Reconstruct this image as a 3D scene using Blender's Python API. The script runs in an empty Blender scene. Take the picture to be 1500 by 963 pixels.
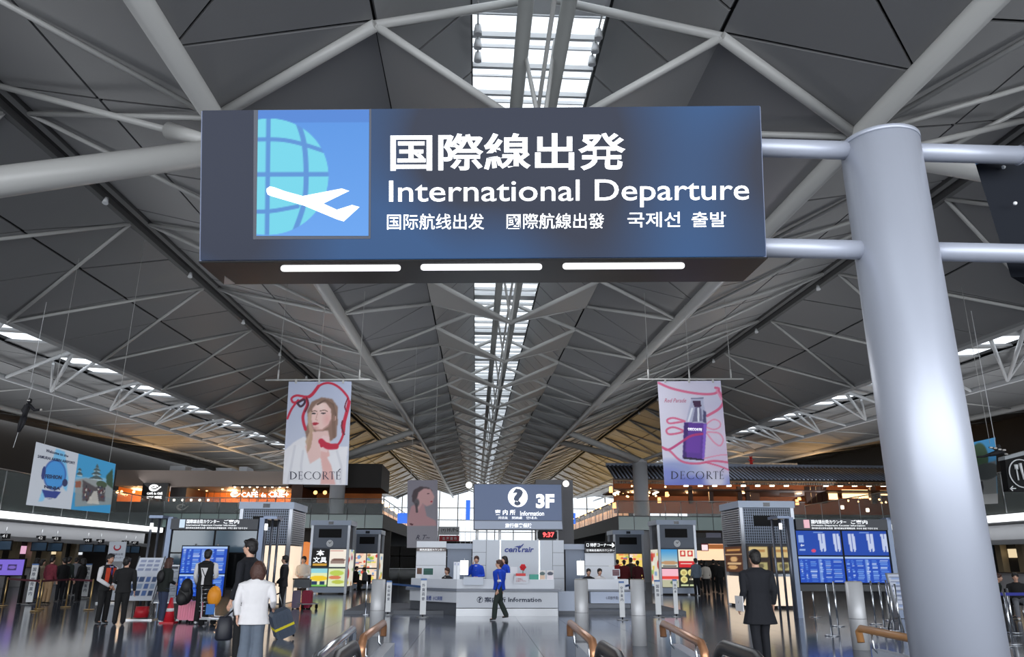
import bpy, math, random
import numpy as np
from mathutils import Vector, Matrix
random.seed(7)
SC = bpy.context.scene
COL = SC.collection
R = math.radians

# ---------------------------------------------------------------- camera
F_PX, TILT, YAW, ROLL = 1110.0, R(17.08), R(2.56), R(0.25)
CAM = Vector((0, 0, 1.57))
fwd = Vector((math.sin(YAW)*math.cos(TILT), math.cos(YAW)*math.cos(TILT), math.sin(TILT)))
rt0 = Vector((math.cos(YAW), -math.sin(YAW), 0)); up0 = rt0.cross(fwd)
rgt = rt0*math.cos(ROLL)+up0*math.sin(ROLL); upv = -rt0*math.sin(ROLL)+up0*math.cos(ROLL)
cd = bpy.data.cameras.new('camera'); cam = bpy.data.objects.new('camera', cd); COL.objects.link(cam)
cd.sensor_width = 36; cd.sensor_fit = 'HORIZONTAL'; cd.lens = 36*F_PX/1500; cd.clip_end = 900; cd.clip_start = .05
M = Matrix((rgt, upv, -fwd)).transposed().to_4x4(); M.translation = CAM; cam.matrix_world = M
SC.camera = cam

def ray(px, py): return fwd + rgt*((px-750)/F_PX) + upv*((481.5-py)/F_PX)
def at(px, py, Y):
    d = ray(px, py); return CAM + d*(Y/d.y)
def gr(px, py, z=0.0):
    d = ray(px, py); return CAM + d*((z-CAM.z)/d.z)
def onx(px, py, X):
    d = ray(px, py); return CAM + d*(X/d.x)
def onplane(px, py, P, n):
    d = ray(px, py); return CAM + d*((P-CAM).dot(n)/d.dot(n))

# ---------------------------------------------------------------- world, exposure, large lights
w = bpy.data.worlds.new('world'); SC.world = w; w.use_nodes = True
bg = w.node_tree.nodes['Background']; bg.inputs[0].default_value = (0.86, 0.93, 1.0, 1); bg.inputs[1].default_value = 2.0
SC.view_settings.view_transform = 'Standard'; SC.view_settings.look = 'None'
SC.view_settings.exposure = 0.0; SC.view_settings.gamma = 1.0; SC.view_settings.use_curve_mapping = False
CXL = 1.14
def area(name, loc, rot, sx, sy, watts, col=(1,1,1)):
    l = bpy.data.lights.new(name, 'AREA'); l.shape = 'RECTANGLE'; l.size = sx; l.size_y = sy; l.energy = watts; l.color = col
    o = bpy.data.objects.new(name, l); COL.objects.link(o); o.location = loc; o.rotation_euler = rot; return o
def point(name, loc, watts, col=(1,1,1), r=.3):
    l = bpy.data.lights.new(name, 'POINT'); l.energy = watts; l.color = col; l.shadow_soft_size = r
    o = bpy.data.objects.new(name, l); COL.objects.link(o); o.location = loc; return o
area('fill_behind_camera', (0,-11,6.5), (R(97),0,0), 70, 12, 9500, (.95,.97,1))  # unseen fill light added behind the camera; no glazing is modelled there
for s_ in (-1, 1):
    area('mezzanine_fill', (CXL+s_*28, 45, 6.9), (R(180),R(s_*-38),0), 4, 95, 1500, (.93,.96,1))  # added fill aimed up to brighten the roof; no fitting stands here
    area('mezzanine_uplight_far', (CXL+s_*17, 122, 6.9), (R(180),0,0), 12, 70, 1900, (1,.66,.26))
    area('checkin_fill', (CXL+s_*26.2, 42, 3.46), (0,R(s_*-25),0), .7, 60, 420, (.95,.97,1))  # unseen strip of fill added to lift the dark bulkhead
for s_ in (-1, 1): area('gallery_roof_fill', (CXL+s_*30, 72, 9.9), (R(180),0,0), 14, 6, 420, (1,.6,.26))  # added warm fill that tints the outer roof orange, no fitting
area('desk_fill', (1, 23.5, 8.6), (R(-12),0,0), 9, 4, 420, (.95,.97,1))  # unseen fill added above the desk to whiten its front


# ---------------------------------------------------------------- materials
MATS = {}
def mat(name, col, rough=.5, metal=0., emit=0., alpha=1., trans=0., noise=0., scale=4., bump=0., spec=.5, ecol=None, attr=None, coat=0.):
    if name in MATS: return MATS[name]
    m = bpy.data.materials.new(name); m.use_nodes = True; nt = m.node_tree; b = nt.nodes['Principled BSDF']
    c = tuple(col)+(1,)
    b.inputs['Base Color'].default_value = c; b.inputs['Roughness'].default_value = rough
    b.inputs['Metallic'].default_value = metal; b.inputs['Specular IOR Level'].default_value = spec
    b.inputs['Coat Weight'].default_value = coat
    if alpha < 1: b.inputs['Alpha'].default_value = alpha
    if trans: b.inputs['Transmission Weight'].default_value = trans
    if emit:
        b.inputs['Emission Color'].default_value = tuple(ecol or col)+(1,); b.inputs['Emission Strength'].default_value = emit
    if attr:
        a = nt.nodes.new('ShaderNodeVertexColor'); a.layer_name = attr
        if not emit: nt.links.new(a.outputs[0], b.inputs['Base Color'])
        else: b.inputs['Base Color'].default_value = (.03,.03,.035,1); b.inputs['Specular IOR Level'].default_value = .15; b.inputs['Roughness'].default_value = .5
        if emit: nt.links.new(a.outputs[0], b.inputs['Emission Color'])
    if noise or bump:
        tc = nt.nodes.new('ShaderNodeTexCoord'); n = nt.nodes.new('ShaderNodeTexNoise'); n.inputs['Scale'].default_value = scale; n.inputs['Detail'].default_value = 4
        nt.links.new(tc.outputs['Object'], n.inputs['Vector'])
        if noise:
            r = nt.nodes.new('ShaderNodeMapRange'); r.inputs[3].default_value = 1-noise; r.inputs[4].default_value = 1+noise
            mx = nt.nodes.new('ShaderNodeVectorMath'); mx.operation = 'SCALE'; mx.inputs[0].default_value = col
            nt.links.new(n.outputs['Fac'], r.inputs[0]); nt.links.new(r.outputs[0], mx.inputs['Scale']); nt.links.new(mx.outputs[0], b.inputs['Base Color'])
        if bump:
            bp = nt.nodes.new('ShaderNodeBump'); bp.inputs['Strength'].default_value = bump; bp.inputs['Distance'].default_value = .02
            nt.links.new(n.outputs['Fac'], bp.inputs['Height']); nt.links.new(bp.outputs[0], b.inputs['Normal'])
    MATS[name] = m; return m
def lin(r, g, b):
    f = lambda v: (v/255/12.92 if v/255 <= .04045 else ((v/255+.055)/1.055)**2.4)
    return (f(r), f(g), f(b))

# ---------------------------------------------------------------- mesh helpers
class MB:
    def __init__(s): s.v = []; s.f = []; s.sm = []
    def add(s, vs, fs, smooth=False):
        n = len(s.v); s.v += [tuple(v) for v in vs]; s.f += [tuple(i+n for i in f) for f in fs]; s.sm += [smooth]*len(fs); return s
    def box(s, a, b):
        (x0,y0,z0),(x1,y1,z1) = a, b
        return s.add([(x0,y0,z0),(x1,y0,z0),(x1,y1,z0),(x0,y1,z0),(x0,y0,z1),(x1,y0,z1),(x1,y1,z1),(x0,y1,z1)],
            [(0,3,2,1),(4,5,6,7),(0,1,5,4),(1,2,6,5),(2,3,7,6),(3,0,4,7)])
    def cbox(s, c, d): return s.box([c[i]-d[i]/2 for i in range(3)], [c[i]+d[i]/2 for i in range(3)])
    def hexa(s, q, r):   # front quad q, back quad r (same order)
        return s.add(list(q)+list(r), [(0,1,2,3),(7,6,5,4),(0,4,5,1),(1,5,6,2),(2,6,7,3),(3,7,4,0)])
    def tube(s, pts, r, n=10, cap=True, r2=None):
        pts = [Vector(p) for p in pts]; k = len(pts)
        rs = r if isinstance(r, (list, tuple)) else [r]*k
        rs2 = r2 if r2 is not None else rs
        rings = []; d0 = (pts[1]-pts[0]).normalized()
        ref = Vector((0,0,1)) if abs(d0.z) < .9 else Vector((0,1,0))
        for i, p in enumerate(pts):
            d = ((pts[min(i+1,k-1)]-pts[max(i-1,0)])).normalized()
            a = (ref - d*ref.dot(d))
            if a.length < 1e-4: a = Vector((1,0,0))
            a.normalize(); ref = a; b = d.cross(a)
            rings.append([p + a*(math.cos(t)*rs[i]) + b*(math.sin(t)*rs2[i]) for t in [2*math.pi*j/n for j in range(n)]])
        vs = [v for ring in rings for v in ring]
        fs = [(i*n+j, i*n+(j+1)%n, (i+1)*n+(j+1)%n, (i+1)*n+j) for i in range(k-1) for j in range(n)]
        s.add(vs, fs, True)
        if cap:
            b = len(s.v)-len(vs); s.f.append(tuple(b+j for j in range(n))[::-1]); s.f.append(tuple(b+(k-1)*n+j for j in range(n))); s.sm += [False, False]
        return s
    def ball(s, c, r, n=10, m=7):
        rx, ry, rz = (r,r,r) if not hasattr(r, '__len__') else r
        vs = [(c[0], c[1], c[2]-rz)]
        for i in range(1, m):
            a = -math.pi/2+math.pi*i/m
            for j in range(n):
                t = 2*math.pi*j/n; vs.append((c[0]+rx*math.cos(a)*math.cos(t), c[1]+ry*math.cos(a)*math.sin(t), c[2]+rz*math.sin(a)))
        vs.append((c[0], c[1], c[2]+rz))
        fs = [(0, 1+(j+1)%n, 1+j) for j in range(n)]
        for i in range(m-2):
            for j in range(n): a = 1+i*n; fs.append((a+j, a+(j+1)%n, a+n+(j+1)%n, a+n+j))
        a = 1+(m-2)*n; fs += [(a+j, a+(j+1)%n, len(vs)-1) for j in range(n)]
        return s.add(vs, fs, True)
    def prism(s, poly, off):   # polygon of 3D points extruded by off
        n = len(poly); off = Vector(off); q = [Vector(p) for p in poly]
        return s.add(q+[p+off for p in q], [tuple(range(n)), tuple(range(2*n-1, n-1, -1))]+[(i, i+n, (i+1)%n+n, (i+1)%n) for i in range(n)])
    def mesh(s, name):
        me = bpy.data.meshes.new(name); me.from_pydata(s.v, [], s.f)
        me.polygons.foreach_set('use_smooth', s.sm); me.update(); return me
    def build(s, name, m, parent=None, loc=None):
        me = s.mesh(name)
        if m: me.materials.append(m)
        return link(name, me, parent, loc)
def link(name, me, parent=None, loc=None):
    o = bpy.data.objects.new(name, me); COL.objects.link(o)
    if parent: o.parent = parent
    if loc is not None: o.location = loc
    return o
def fixn(o):
    import bmesh
    bm = bmesh.new(); bm.from_mesh(o.data); bmesh.ops.recalc_face_normals(bm, faces=bm.faces); bm.to_mesh(o.data); bm.free(); return o
def thing(name, label, cat, loc=(0,0,0), rz=0., group=None, mesh=None):
    o = bpy.data.objects.new(name, mesh); COL.objects.link(o); o.location = loc; o.rotation_euler = (0,0,rz)
    o['label'] = label; o['category'] = cat
    if group: o['group'] = group
    return o
def tag(o, label, cat, group=None):
    o['label'] = label; o['category'] = cat
    if group: o['group'] = group
    return o
def struct(o, label, cat='structure'):
    o['kind'] = 'structure'; o['label'] = label; o['category'] = cat; return o
def stuff(o): o['kind'] = 'stuff'; return o
def dup(root, loc=None, label=None, rz=None):
    r = root.copy(); COL.objects.link(r)
    if loc is not None: r.location = loc
    if rz is not None: r.rotation_euler[2] = rz
    if label: r['label'] = label
    for ch in list(root.children):
        c = ch.copy(); COL.objects.link(c); c.parent = r
        for g in ch.children: d = g.copy(); COL.objects.link(d); d.parent = c
    return r

# text as mesh, fitted into a quad (TL, TR, BR, BL) in world or local space
def text_mesh(txt, quad, m, name='lettering', parent=None, bold=0., lift=0.004, depth=.003, keep=False, shear=0., res=2, align='x'):
    cu = bpy.data.curves.new('t', 'FONT'); cu.body = txt; cu.resolution_u = res; cu.offset = bold; cu.shear = shear; cu.fill_mode = 'BOTH'
    cu.align_y = 'TOP_BASELINE' if False else 'BOTTOM_BASELINE'
    o = bpy.data.objects.new('t', cu); COL.objects.link(o)
    bpy.context.view_layer.update()
    me = bpy.data.meshes.new_from_object(o.evaluated_get(bpy.context.evaluated_depsgraph_get()))
    bpy.data.objects.remove(o); bpy.data.curves.remove(cu)
    n = len(me.vertices)
    if n == 0: print('EMPTY TEXT', txt); return None
    co = np.empty(n*3); me.vertices.foreach_get('co', co); co = co.reshape(-1, 3)
    lo, hi = co.min(0), co.max(0); sz = np.maximum(hi-lo, 1e-6)
    TL, TR, BR, BL = [np.array(q, dtype=float) for q in quad]
    u = (co[:,0]-lo[0])/sz[0]; v = (co[:,1]-lo[1])/sz[1]
    if keep:   # keep aspect, left aligned (or centred)
        W = np.linalg.norm(TR-TL); H = np.linalg.norm(BL-TL); k = min(W/sz[0], H/sz[1])
        u = u*sz[0]*k/W; v = v*sz[1]*k/H
        if keep == 'c': u += (1-sz[0]*k/W)/2; v += (1-sz[1]*k/H)/2
    u, v = u[:,None], v[:,None]
    P = (BL*(1-u)+BR*u)*(1-v)+(TL*(1-u)+TR*u)*v
    nn = np.cross(TR-TL, TL-BL); nn /= np.linalg.norm(nn)
    P = P+nn*lift
    me.vertices.foreach_set('co', P.ravel()); me.materials.clear(); me.materials.append(m); me.update(); me.name = name
    return link(name, me, parent)
def PQ(x0, y0, x1, y1, P, n, dy=0.):  # pixel rectangle projected onto a plane -> quad; dy = rise of right side in px
    return [onplane(x0, y0, P, n), onplane(x1, y0-dy, P, n), onplane(x1, y1-dy, P, n), onplane(x0, y1, P, n)]

# flat print: a grid with vertex colours painted by fn(U,V)->rgb arrays (U right 0..1, V down 0..1)
def print_panel(name, quad, nx, ny, img, m_emit=0., parent=None, rough=.5, lift=.0):
    TL, TR, BR, BL = [np.array(q, dtype=float) for q in quad]
    u = np.linspace(0, 1, nx+1)[None,:,None]; v = np.linspace(0, 1, ny+1)[:,None,None]
    P = (TL*(1-u)+TR*u)*(1-v)+(BL*(1-u)+BR*u)*v
    nn = np.cross(TR-TL, TL-BL); nn /= np.linalg.norm(nn); P = P+nn*lift
    P = P.reshape(-1, 3)
    idx = np.arange((nx+1)*(ny+1)).reshape(ny+1, nx+1)
    f = np.stack([idx[1:,:-1], idx[1:,1:], idx[:-1,1:], idx[:-1,:-1]], -1).reshape(-1, 4)
    me = bpy.data.meshes.new(name); me.vertices.add(len(P)); me.vertices.foreach_set('co', P.ravel())
    me.loops.add(f.size); me.loops.foreach_set('vertex_index', f.ravel()); me.polygons.add(len(f))
    me.polygons.foreach_set('loop_start', np.arange(0, f.size, 4)); me.update(calc_edges=True)
    ca = me.color_attributes.new('print', 'FLOAT_COLOR', 'POINT')
    c = np.ones((len(P), 4)); a = np.clip(img, 0, 255)/255.; c[:,:3] = np.where(a <= .04045, a/12.92, ((a+.055)/1.055)**2.4).reshape(-1, 3)
    ca.data.foreach_set('color', c.ravel())
    me.materials.append(mat('print_%s_%.2f' % (rough, m_emit), (1,1,1), rough, emit=m_emit, attr='print'))
    return link(name, me, parent)
class Paint:
    def __init__(s, nx, ny, col=(255,255,255)):
        s.nx, s.ny = nx, ny
        s.V, s.U = np.meshgrid(np.linspace(0, 1, ny+1), np.linspace(0, 1, nx+1), indexing='ij')
        s.I = np.zeros((ny+1, nx+1, 3)); s.I[:] = col; s.asp = ny/nx
    def blend(s, a, col):
        a = np.clip(a, 0, 1)[...,None]; s.I = s.I*(1-a)+np.array(col, float)*a; return s
    def vgrad(s, c0, c1): 
        s.I = (1-s.V[...,None])*np.array(c0, float)+s.V[...,None]*np.array(c1, float); return s
    def rect(s, x0, y0, x1, y1, col, a=1.): return s.blend(((s.U >= x0)&(s.U <= x1)&(s.V >= y0)&(s.V <= y1))*a, col)
    def ell(s, x, y, rx, ry, col, a=1., soft=.15, rot=0.):
        dx = s.U-x; dy = (s.V-y)*s.asp; c, n = math.cos(rot), math.sin(rot); X = dx*c+dy*n; Y = -dx*n+dy*c
        d = np.sqrt((X/rx)**2+(Y/(ry*s.asp))**2); return s.blend((1-(d-1)/soft)*a*(d < 1+soft), col)
    def poly(s, pts, col, a=1., soft=0.):
        ins = np.zeros(s.U.shape, bool); n = len(pts)
        for i in range(n):
            x0, y0 = pts[i]; x1, y1 = pts[(i+1)%n]
            if y0 == y1: continue
            c = ((y0 > s.V) != (y1 > s.V)) & (s.U < (x1-x0)*(s.V-y0)/(y1-y0)+x0); ins ^= c
        a_ = ins.astype(float)
        for _ in range(int(soft)):
            p = np.pad(a_, 1, mode='edge'); a_ = (p[:-2,1:-1]+p[2:,1:-1]+p[1:-1,:-2]+p[1:-1,2:]+a_*2)/6
        return s.blend(a_*a, col)
    def line(s, pts, wd, col, a=1., soft=.5, w2=None):
        k = len(pts); D = np.full(s.U.shape, 9.)
        for i in range(k-1):
            x0, y0 = pts[i]; x1, y1 = pts[i+1]; dx, dy = x1-x0, (y1-y0)*s.asp; L = dx*dx+dy*dy+1e-9
            t = np.clip(((s.U-x0)*dx+(s.V-y0)*s.asp*dy)/L, 0, 1)
            ww = wd if w2 is None else wd+(w2-wd)*((i+t)/(k-1))
            D = np.minimum(D, np.hypot(s.U-x0-t*dx, (s.V-y0)*s.asp-t*dy)/ww)
        return s.blend(np.clip((1+soft-D)/soft, 0, 1)*a, col)
def curve(pts, n=6):
    out = []; P = [pts[0]]+list(pts)+[pts[-1]]
    for i in range(1, len(P)-2):
        for j in range(n):
            t = j/n; q = []
            for d in range(len(pts[0])):
                a, b, c, e = P[i-1][d], P[i][d], P[i+1][d], P[i+2][d]
                q.append(.5*(2*b+(c-a)*t+(2*a-5*b+4*c-e)*t*t+(3*b-a-3*c+e)*t**3))
            out.append(tuple(q))
    out.append(tuple(pts[-1])); return out
# ---------------------------------------------------------------- setting: floor, ceiling, walls
S_, P_, CX = 7.6, 6.84, 1.14
def zline(h, Y): return 1.57 + h + (.0417*Y if Y < 80 else .0417*80+.027*(Y-80))
def A(k): return 26.5 + P_*k
def RP(side, x, h, Y): return Vector((CX+side*x, Y, zline(h, Y)))
TUBE = (6.23, 7.6); SEAM = (.40*S_, 1.12*S_); CH = (12.24, 9.58); TT = (17.9, 7.07); TB = (24.3, 7.07); SKY = (.185*S_, 1.35*S_); T2 = (31., 7.2)
M_ceil = mat('ceiling_panel', lin(130,130,131), .34, noise=.05, scale=.4)
M_back = mat('ceiling_void', (.012,.012,.013), .8)
M_steel = mat('pale_grey_paint', lin(178,178,176), .4)
M_white = mat('white_paint', lin(222,224,226), .35)
K0, K1, KN = -5, 20, 6
floor = MB(); floor.box((-60,-12,-.3), (60,190,-.012))
FM = mat('floor_granite', lin(80,86,99), .12, noise=.18, scale=1.3, spec=.7)
def tile_mat(m):
    nt = m.node_tree; b = nt.nodes['Principled BSDF']; tc = nt.nodes.new('ShaderNodeTexCoord')
    br = nt.nodes.new('ShaderNodeTexBrick'); br.offset = 0; br.inputs['Scale'].default_value = 1.0; br.inputs['Mortar Size'].default_value = .006
    br.inputs['Brick Width'].default_value = 1.2; br.inputs['Row Height'].default_value = 1.2
    br.inputs[1].default_value = lin(80,86,99)+(1,); br.inputs[2].default_value = lin(80,86,98)+(1,); br.inputs[3].default_value = (.012,.012,.014,1)
    nt.links.new(tc.outputs['Object'], br.inputs['Vector']); nt.links.new(br.outputs[0], b.inputs['Base Color'])
FM2 = mat('floor_granite_far', lin(82,88,101), .12, spec=.7); tile_mat(FM2)
fl = struct(floor.build('floor', FM2), 'dark grey polished stone floor of the hall', 'floor')
tm = MB().box((-.597,-.597,-.012), (.597,.597,0)).mesh('floor_tile'); tm.materials.append(FM)
for i in range(-9, 10):
    for j in range(9, 24):
        link('floor_tile', tm, fl, (i*1.2+.6, j*1.2+.6, 0))
# ceiling
ceil = struct(thing('ceiling', '', 'ceiling'), 'folded grey panel ceiling with tube struts and a central skylight', 'ceiling')
bk = MB()
def strip(a, b, side, y0, y1, off=.16, step=6.84):
    y = y0
    while y < y1-1e-3:
        q = min(y+step, y1)
        pts = [RP(side, a[0], a[1], y), RP(side, b[0], b[1], y), RP(side, b[0], b[1], q), RP(side, a[0], a[1], q)]
        bk.prism([p+Vector((0,0,off)) for p in pts], (0,0,.12)); y = q
YN, YF = A(K0), 168.
for s in (-1, 1):
    strip(SEAM, TUBE, s, YN, YF); strip(TUBE, CH, s, YN, YF); strip(CH, TT, s, YN, YF)
    strip((20.6, 7.2), (24.6,7.75), s, YN, YF); strip((24.6,7.75), T2, s, YN, YF); strip(T2, (46, 9.5), s, YN, YF); strip(SKY, SEAM, s, YN, YF, .1)
fixn(bk.build('roof_backing', M_back, ceil))
far_pan = MB()
def panel(pts, far):
    pts = [Vector(p) for p in pts]; c = sum(pts, Vector())/len(pts); q = []
    for p in pts: d = c-p; q.append(p+d*min(.5, .045/d.length*1.3))
    n = (q[1]-q[0]).cross(q[2]-q[0]).normalized()
    if n.z < 0: n = -n
    if far: far_pan.prism(q, n*.05)
    else: fixn(MB().prism(q, n*.05).build('ceiling_panel', M_ceil, ceil))
def ceilz(X, Y):
    x = abs(X-CX); pts = [(0,10.2),SEAM,TUBE,CH,TT,(20.6,7.2),(24.6,7.75),T2,(46,9.5)]
    for p, q in zip(pts, pts[1:]):
        if p[0] <= x <= q[0]: return zline(p[1]+(q[1]-p[1])*(x-p[0])/(q[0]-p[0]), Y)
def mid(a, b, t=.5): return (a[0]+(b[0]-a[0])*t, a[1]+(b[1]-a[1])*t)
for s in (-1, 1):
    for k in range(K0, K1):
        a = A(k); far = k > 0; h = P_/2
        L = lambda ln, y: RP(s, ln[0], ln[1], y)
        nr = k > 0 or k < -3
        # seam - tube
        s0, s1, s2, t0, t1 = a-.25*P_, a+.24*P_, a+.75*P_, a-.3*P_, a+.7*P_
        panel([L(TUBE,t0), L(SEAM,s0), L(SEAM,s1), L(TUBE,t1)], nr)
        panel([L(TUBE,t1), L(SEAM,s1), L(SEAM,s2)], nr)
        # tube - channel, two rows
        m = mid(TUBE, CH, .48); e = (CH[0]-.35, CH[1]-.03)
        for y in (a, a+h):
            panel([L(TUBE,y), L(m,y+(.35*h)), L(m,y+1.35*h), L(TUBE,y+h)], nr)
            panel([L(m,y+(.35*h)), L(e,y+.7*h), L(e,y+1.7*h), L(m,y+1.35*h)], nr)
        m = mid(CH, TT, .45); e = (CH[0]+.35, CH[1]-.1)
        nr2 = k > 3 or k < -1
        for y in (a, a+h):
            panel([L(e,y), L(m,y-(.5*h)), L(m,y+.5*h), L(e,y+h)], nr2)
            panel([L(m,y-(.5*h)), L(TT,y-h), L(TT,y), L(m,y+.5*h)], nr2)
        # skylight well side
        for t in range(3): panel([L(SKY,a+t*P_/3), L(SEAM,a+t*P_/3), L(SEAM,a+(t+1)*P_/3), L(SKY,a+(t+1)*P_/3)], nr)
        # beyond the truss
        for (p, q) in (((20.6,7.2),(24.6,7.75)), ((24.6,7.75),T2), (T2,(46,9.5))):
            for y in (a, a+h): panel([L(p,y), L(q,y), L(q,y+h), L(p,y+h)], True)
stuff(fixn(far_pan.build('ceiling_panel', M_ceil, ceil)))
# main tubes and struts
def rod(p, q, r, name='strut', m=M_steel, n=10): return MB().tube([p, q], r, n).build(name, m, ceil)
far_st = MB()
def strut(p, q, r, k, lim=5):
    if k <= lim: rod(p, q, r)
    else: far_st.tube([p, q], r, 6)
DN = Vector((0,0,-1))
for s in (-1, 1):
    for ln, r, nm in ((TUBE,.20,'valley_tube'), (TB,.15,'truss_chord'), (T2,.2,'valley_tube')):
        MB().tube([RP(s,ln[0],ln[1]-.12,y) for y in (YN, 30, 60, 80, 120, YF)], r, 14).build(nm, M_white if ln is TB else M_steel, ceil)
    # channel: flat dark slot between two pale flanges
    ch = MB()
    for dx in (-.33, .2):
        ch.prism([RP(s,CH[0]+dx,CH[1]-.12,YN), RP(s,CH[0]+dx+.18,CH[1]-.12,YN), RP(s,CH[0]+dx+.18,CH[1]-.12,80), RP(s,CH[0]+dx,CH[1]-.12,80)], (0,0,.2))
        ch.prism([RP(s,CH[0]+dx,CH[1]-.12,80), RP(s,CH[0]+dx+.18,CH[1]-.12,80), RP(s,CH[0]+dx+.18,CH[1]-.12,YF), RP(s,CH[0]+dx,CH[1]-.12,YF)], (0,0,.2))
    fixn(ch.build('channel_rail', mat('channel_grey', lin(104,104,104), .5), ceil))
    eb = MB()
    eb.prism([RP(s,TT[0]-.05,TT[1]-.1,YN), RP(s,TT[0]+.35,TT[1]-.1,YN), RP(s,TT[0]+.35,TT[1]-.1,80), RP(s,TT[0]-.05,TT[1]-.1,80)], (0,0,.25))
    eb.prism([RP(s,TT[0]-.05,TT[1]-.1,80), RP(s,TT[0]+.35,TT[1]-.1,80), RP(s,TT[0]+.35,TT[1]-.1,YF), RP(s,TT[0]-.05,TT[1]-.1,YF)], (0,0,.25))
    fixn(eb.build('edge_beam', mat('edge_grey', lin(128,130,132), .5), ceil))
    for k in range(K0, K1):
        a = A(k); h = P_/2; L = lambda ln, y, d=.12: RP(s, ln[0], ln[1]-d, y)
        sn, sf = a-.25*P_, a+.24*P_
        # tube to seam pair
        strut(L(TUBE,a), L(SEAM,sf,.08), .065, k); strut(L(TUBE,a), L(SEAM,sn,.1), .11 if k < -1 else .065, k)
        # tube to channel
        oc = h if s < 0 else 0.
        ci = (CH[0]-.3, CH[1]); co = (CH[0]+.3, CH[1])
        strut(L(TUBE,a), L(ci,a+oc), .055, k); strut(L(TUBE,a), L(ci,a+oc-P_), .055, k)
        tt = 0. if s < 0 else h
        strut(L(co,a+oc), L(TT,a+tt+(P_ if s < 0 else -P_)), .06, k, 7); strut(L(co,a+oc), L(TT,a+tt), .06, k, 7)
        # outer bay
        strut(L(TB,a), L(T2,a+h), .04, k+9)
        strut(L(T2,a), L((40,8.5),a+h), .04, k+9)
        # central: triangle sunshade + tubes to apex
        ap = RP(s, 0, .955*S_, a)
        if s*1 == 1 or True:
            tri = [L(SEAM,sn,.1), L(SEAM,sf,.1), ap+Vector((s*.02,0,0))]
            t = MB().prism(tri, (0,0,.05))
            if k <= 5: fixn(t.build('shade_panel', mat('shade_panel_grey', lin(150,150,149), .45), ceil))
            else: far_st.v and None; far_st.prism(tri, (0,0,.05))
        strut(L(SEAM,sn,.1), ap, .075, k, 8); strut(L(SEAM,sf,.1), ap, .035, k, 8)
        # up to the ridge tubes
        strut(L(SEAM,sn,.1), RP(s, .25, 9.9, a-.1*P_), .085, k, 8)
for k in range(K0, K1):
    a = A(k); ap = RP(1, 0, .955*S_, a)
    strut(ap, RP(-1,.35,10.0,a+.1*P_), .045, k); strut(ap, RP(1,.35,10.0,a+.1*P_), .045, k)
for dx in (-.38, .42): MB().tube([RP(1,dx,9.5,y) for y in (YN, 80, YF)], .15, 12).build('ridge_tube', mat('shade_grey_paint', lin(150,152,150), .4), ceil)
MB().tube([RP(1,.1,9.2,y) for y in (YN, 80, YF)], .045, 8).build('ridge_tube', M_steel, ceil)
stuff(far_st.build('strut', M_steel, ceil))
# skylight: frames and glazing bars, real opening to the sky
sk = MB(); sk2 = MB()
for k in range(K0, K1):
    for t in range(6):
        y = A(k)+t*P_/6; b0, b1 = RP(-1,SKY[0],SKY[1]+.1,y), RP(1,SKY[0],SKY[1]+.1,y)
        w_ = .045 if t else .3
        tgt = sk if k <= 0 else sk2
        tgt.box((b0.x, y-w_, b0.z), (b1.x, y+w_, b0.z+(.12 if t else .35)))
        if t in (2,4): tgt.box((b0.x, y-.5, b0.z+.2), (b1.x, y-.46, b0.z+.28))
        # smaller bars across the skylight
        tgt.box((b0.x, y+.52, b0.z+.15), (b1.x, y+.56, b0.z+.2))
skf = stuff(sk.build('skylight_bars', M_white, ceil)); stuff(sk2.build('skylight_bars', M_white, ceil))
gl = MB()
for (y0, y1) in ((YN, 80.), (80., YF)):
    gl.prism([RP(-1,SKY[0],SKY[1]+.5,y0), RP(1,SKY[0],SKY[1]+.5,y0), RP(1,SKY[0],SKY[1]+.5,y1), RP(-1,SKY[0],SKY[1]+.5,y1)], (0,0,.02))
fixn(gl.build('skylight_glass', mat('skylight_glass', (.95,.97,1), .05, alpha=.12), ceil))
# skylight spotlights on their hanging rods
for (x, y) in ((-1, 0), (1, 0)):
    Y0 = 12.75
    sp = [RP(x, SKY[0]-.12, SKY[1]+.05, Y0+i) for i in (0, 2.)]
    ob = MB().tube(sp, .02, 6).build('spotlight_track', M_steel, ceil)
    for i in range(3):
        p = sp[0].lerp(sp[1], .38+.24*i)
        MB().tube([p+Vector((0,0,.02)), p+Vector((0,.02,-.14)), p+Vector((0,.03,-.2))], [.06,.09,.09], 10).build('spotlight', M_white, ob)
# spotlights in the channels
for s in (-1, 1):
    for k in range(-3, 6):
        p = RP(s, CH[0], CH[1]-.2, A(k)+1.2)
        MB().tube([p, p+Vector((0,-.05,-.2))], [.05,.09], 8).build('channel_spotlight', M_white, ceil)
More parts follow.
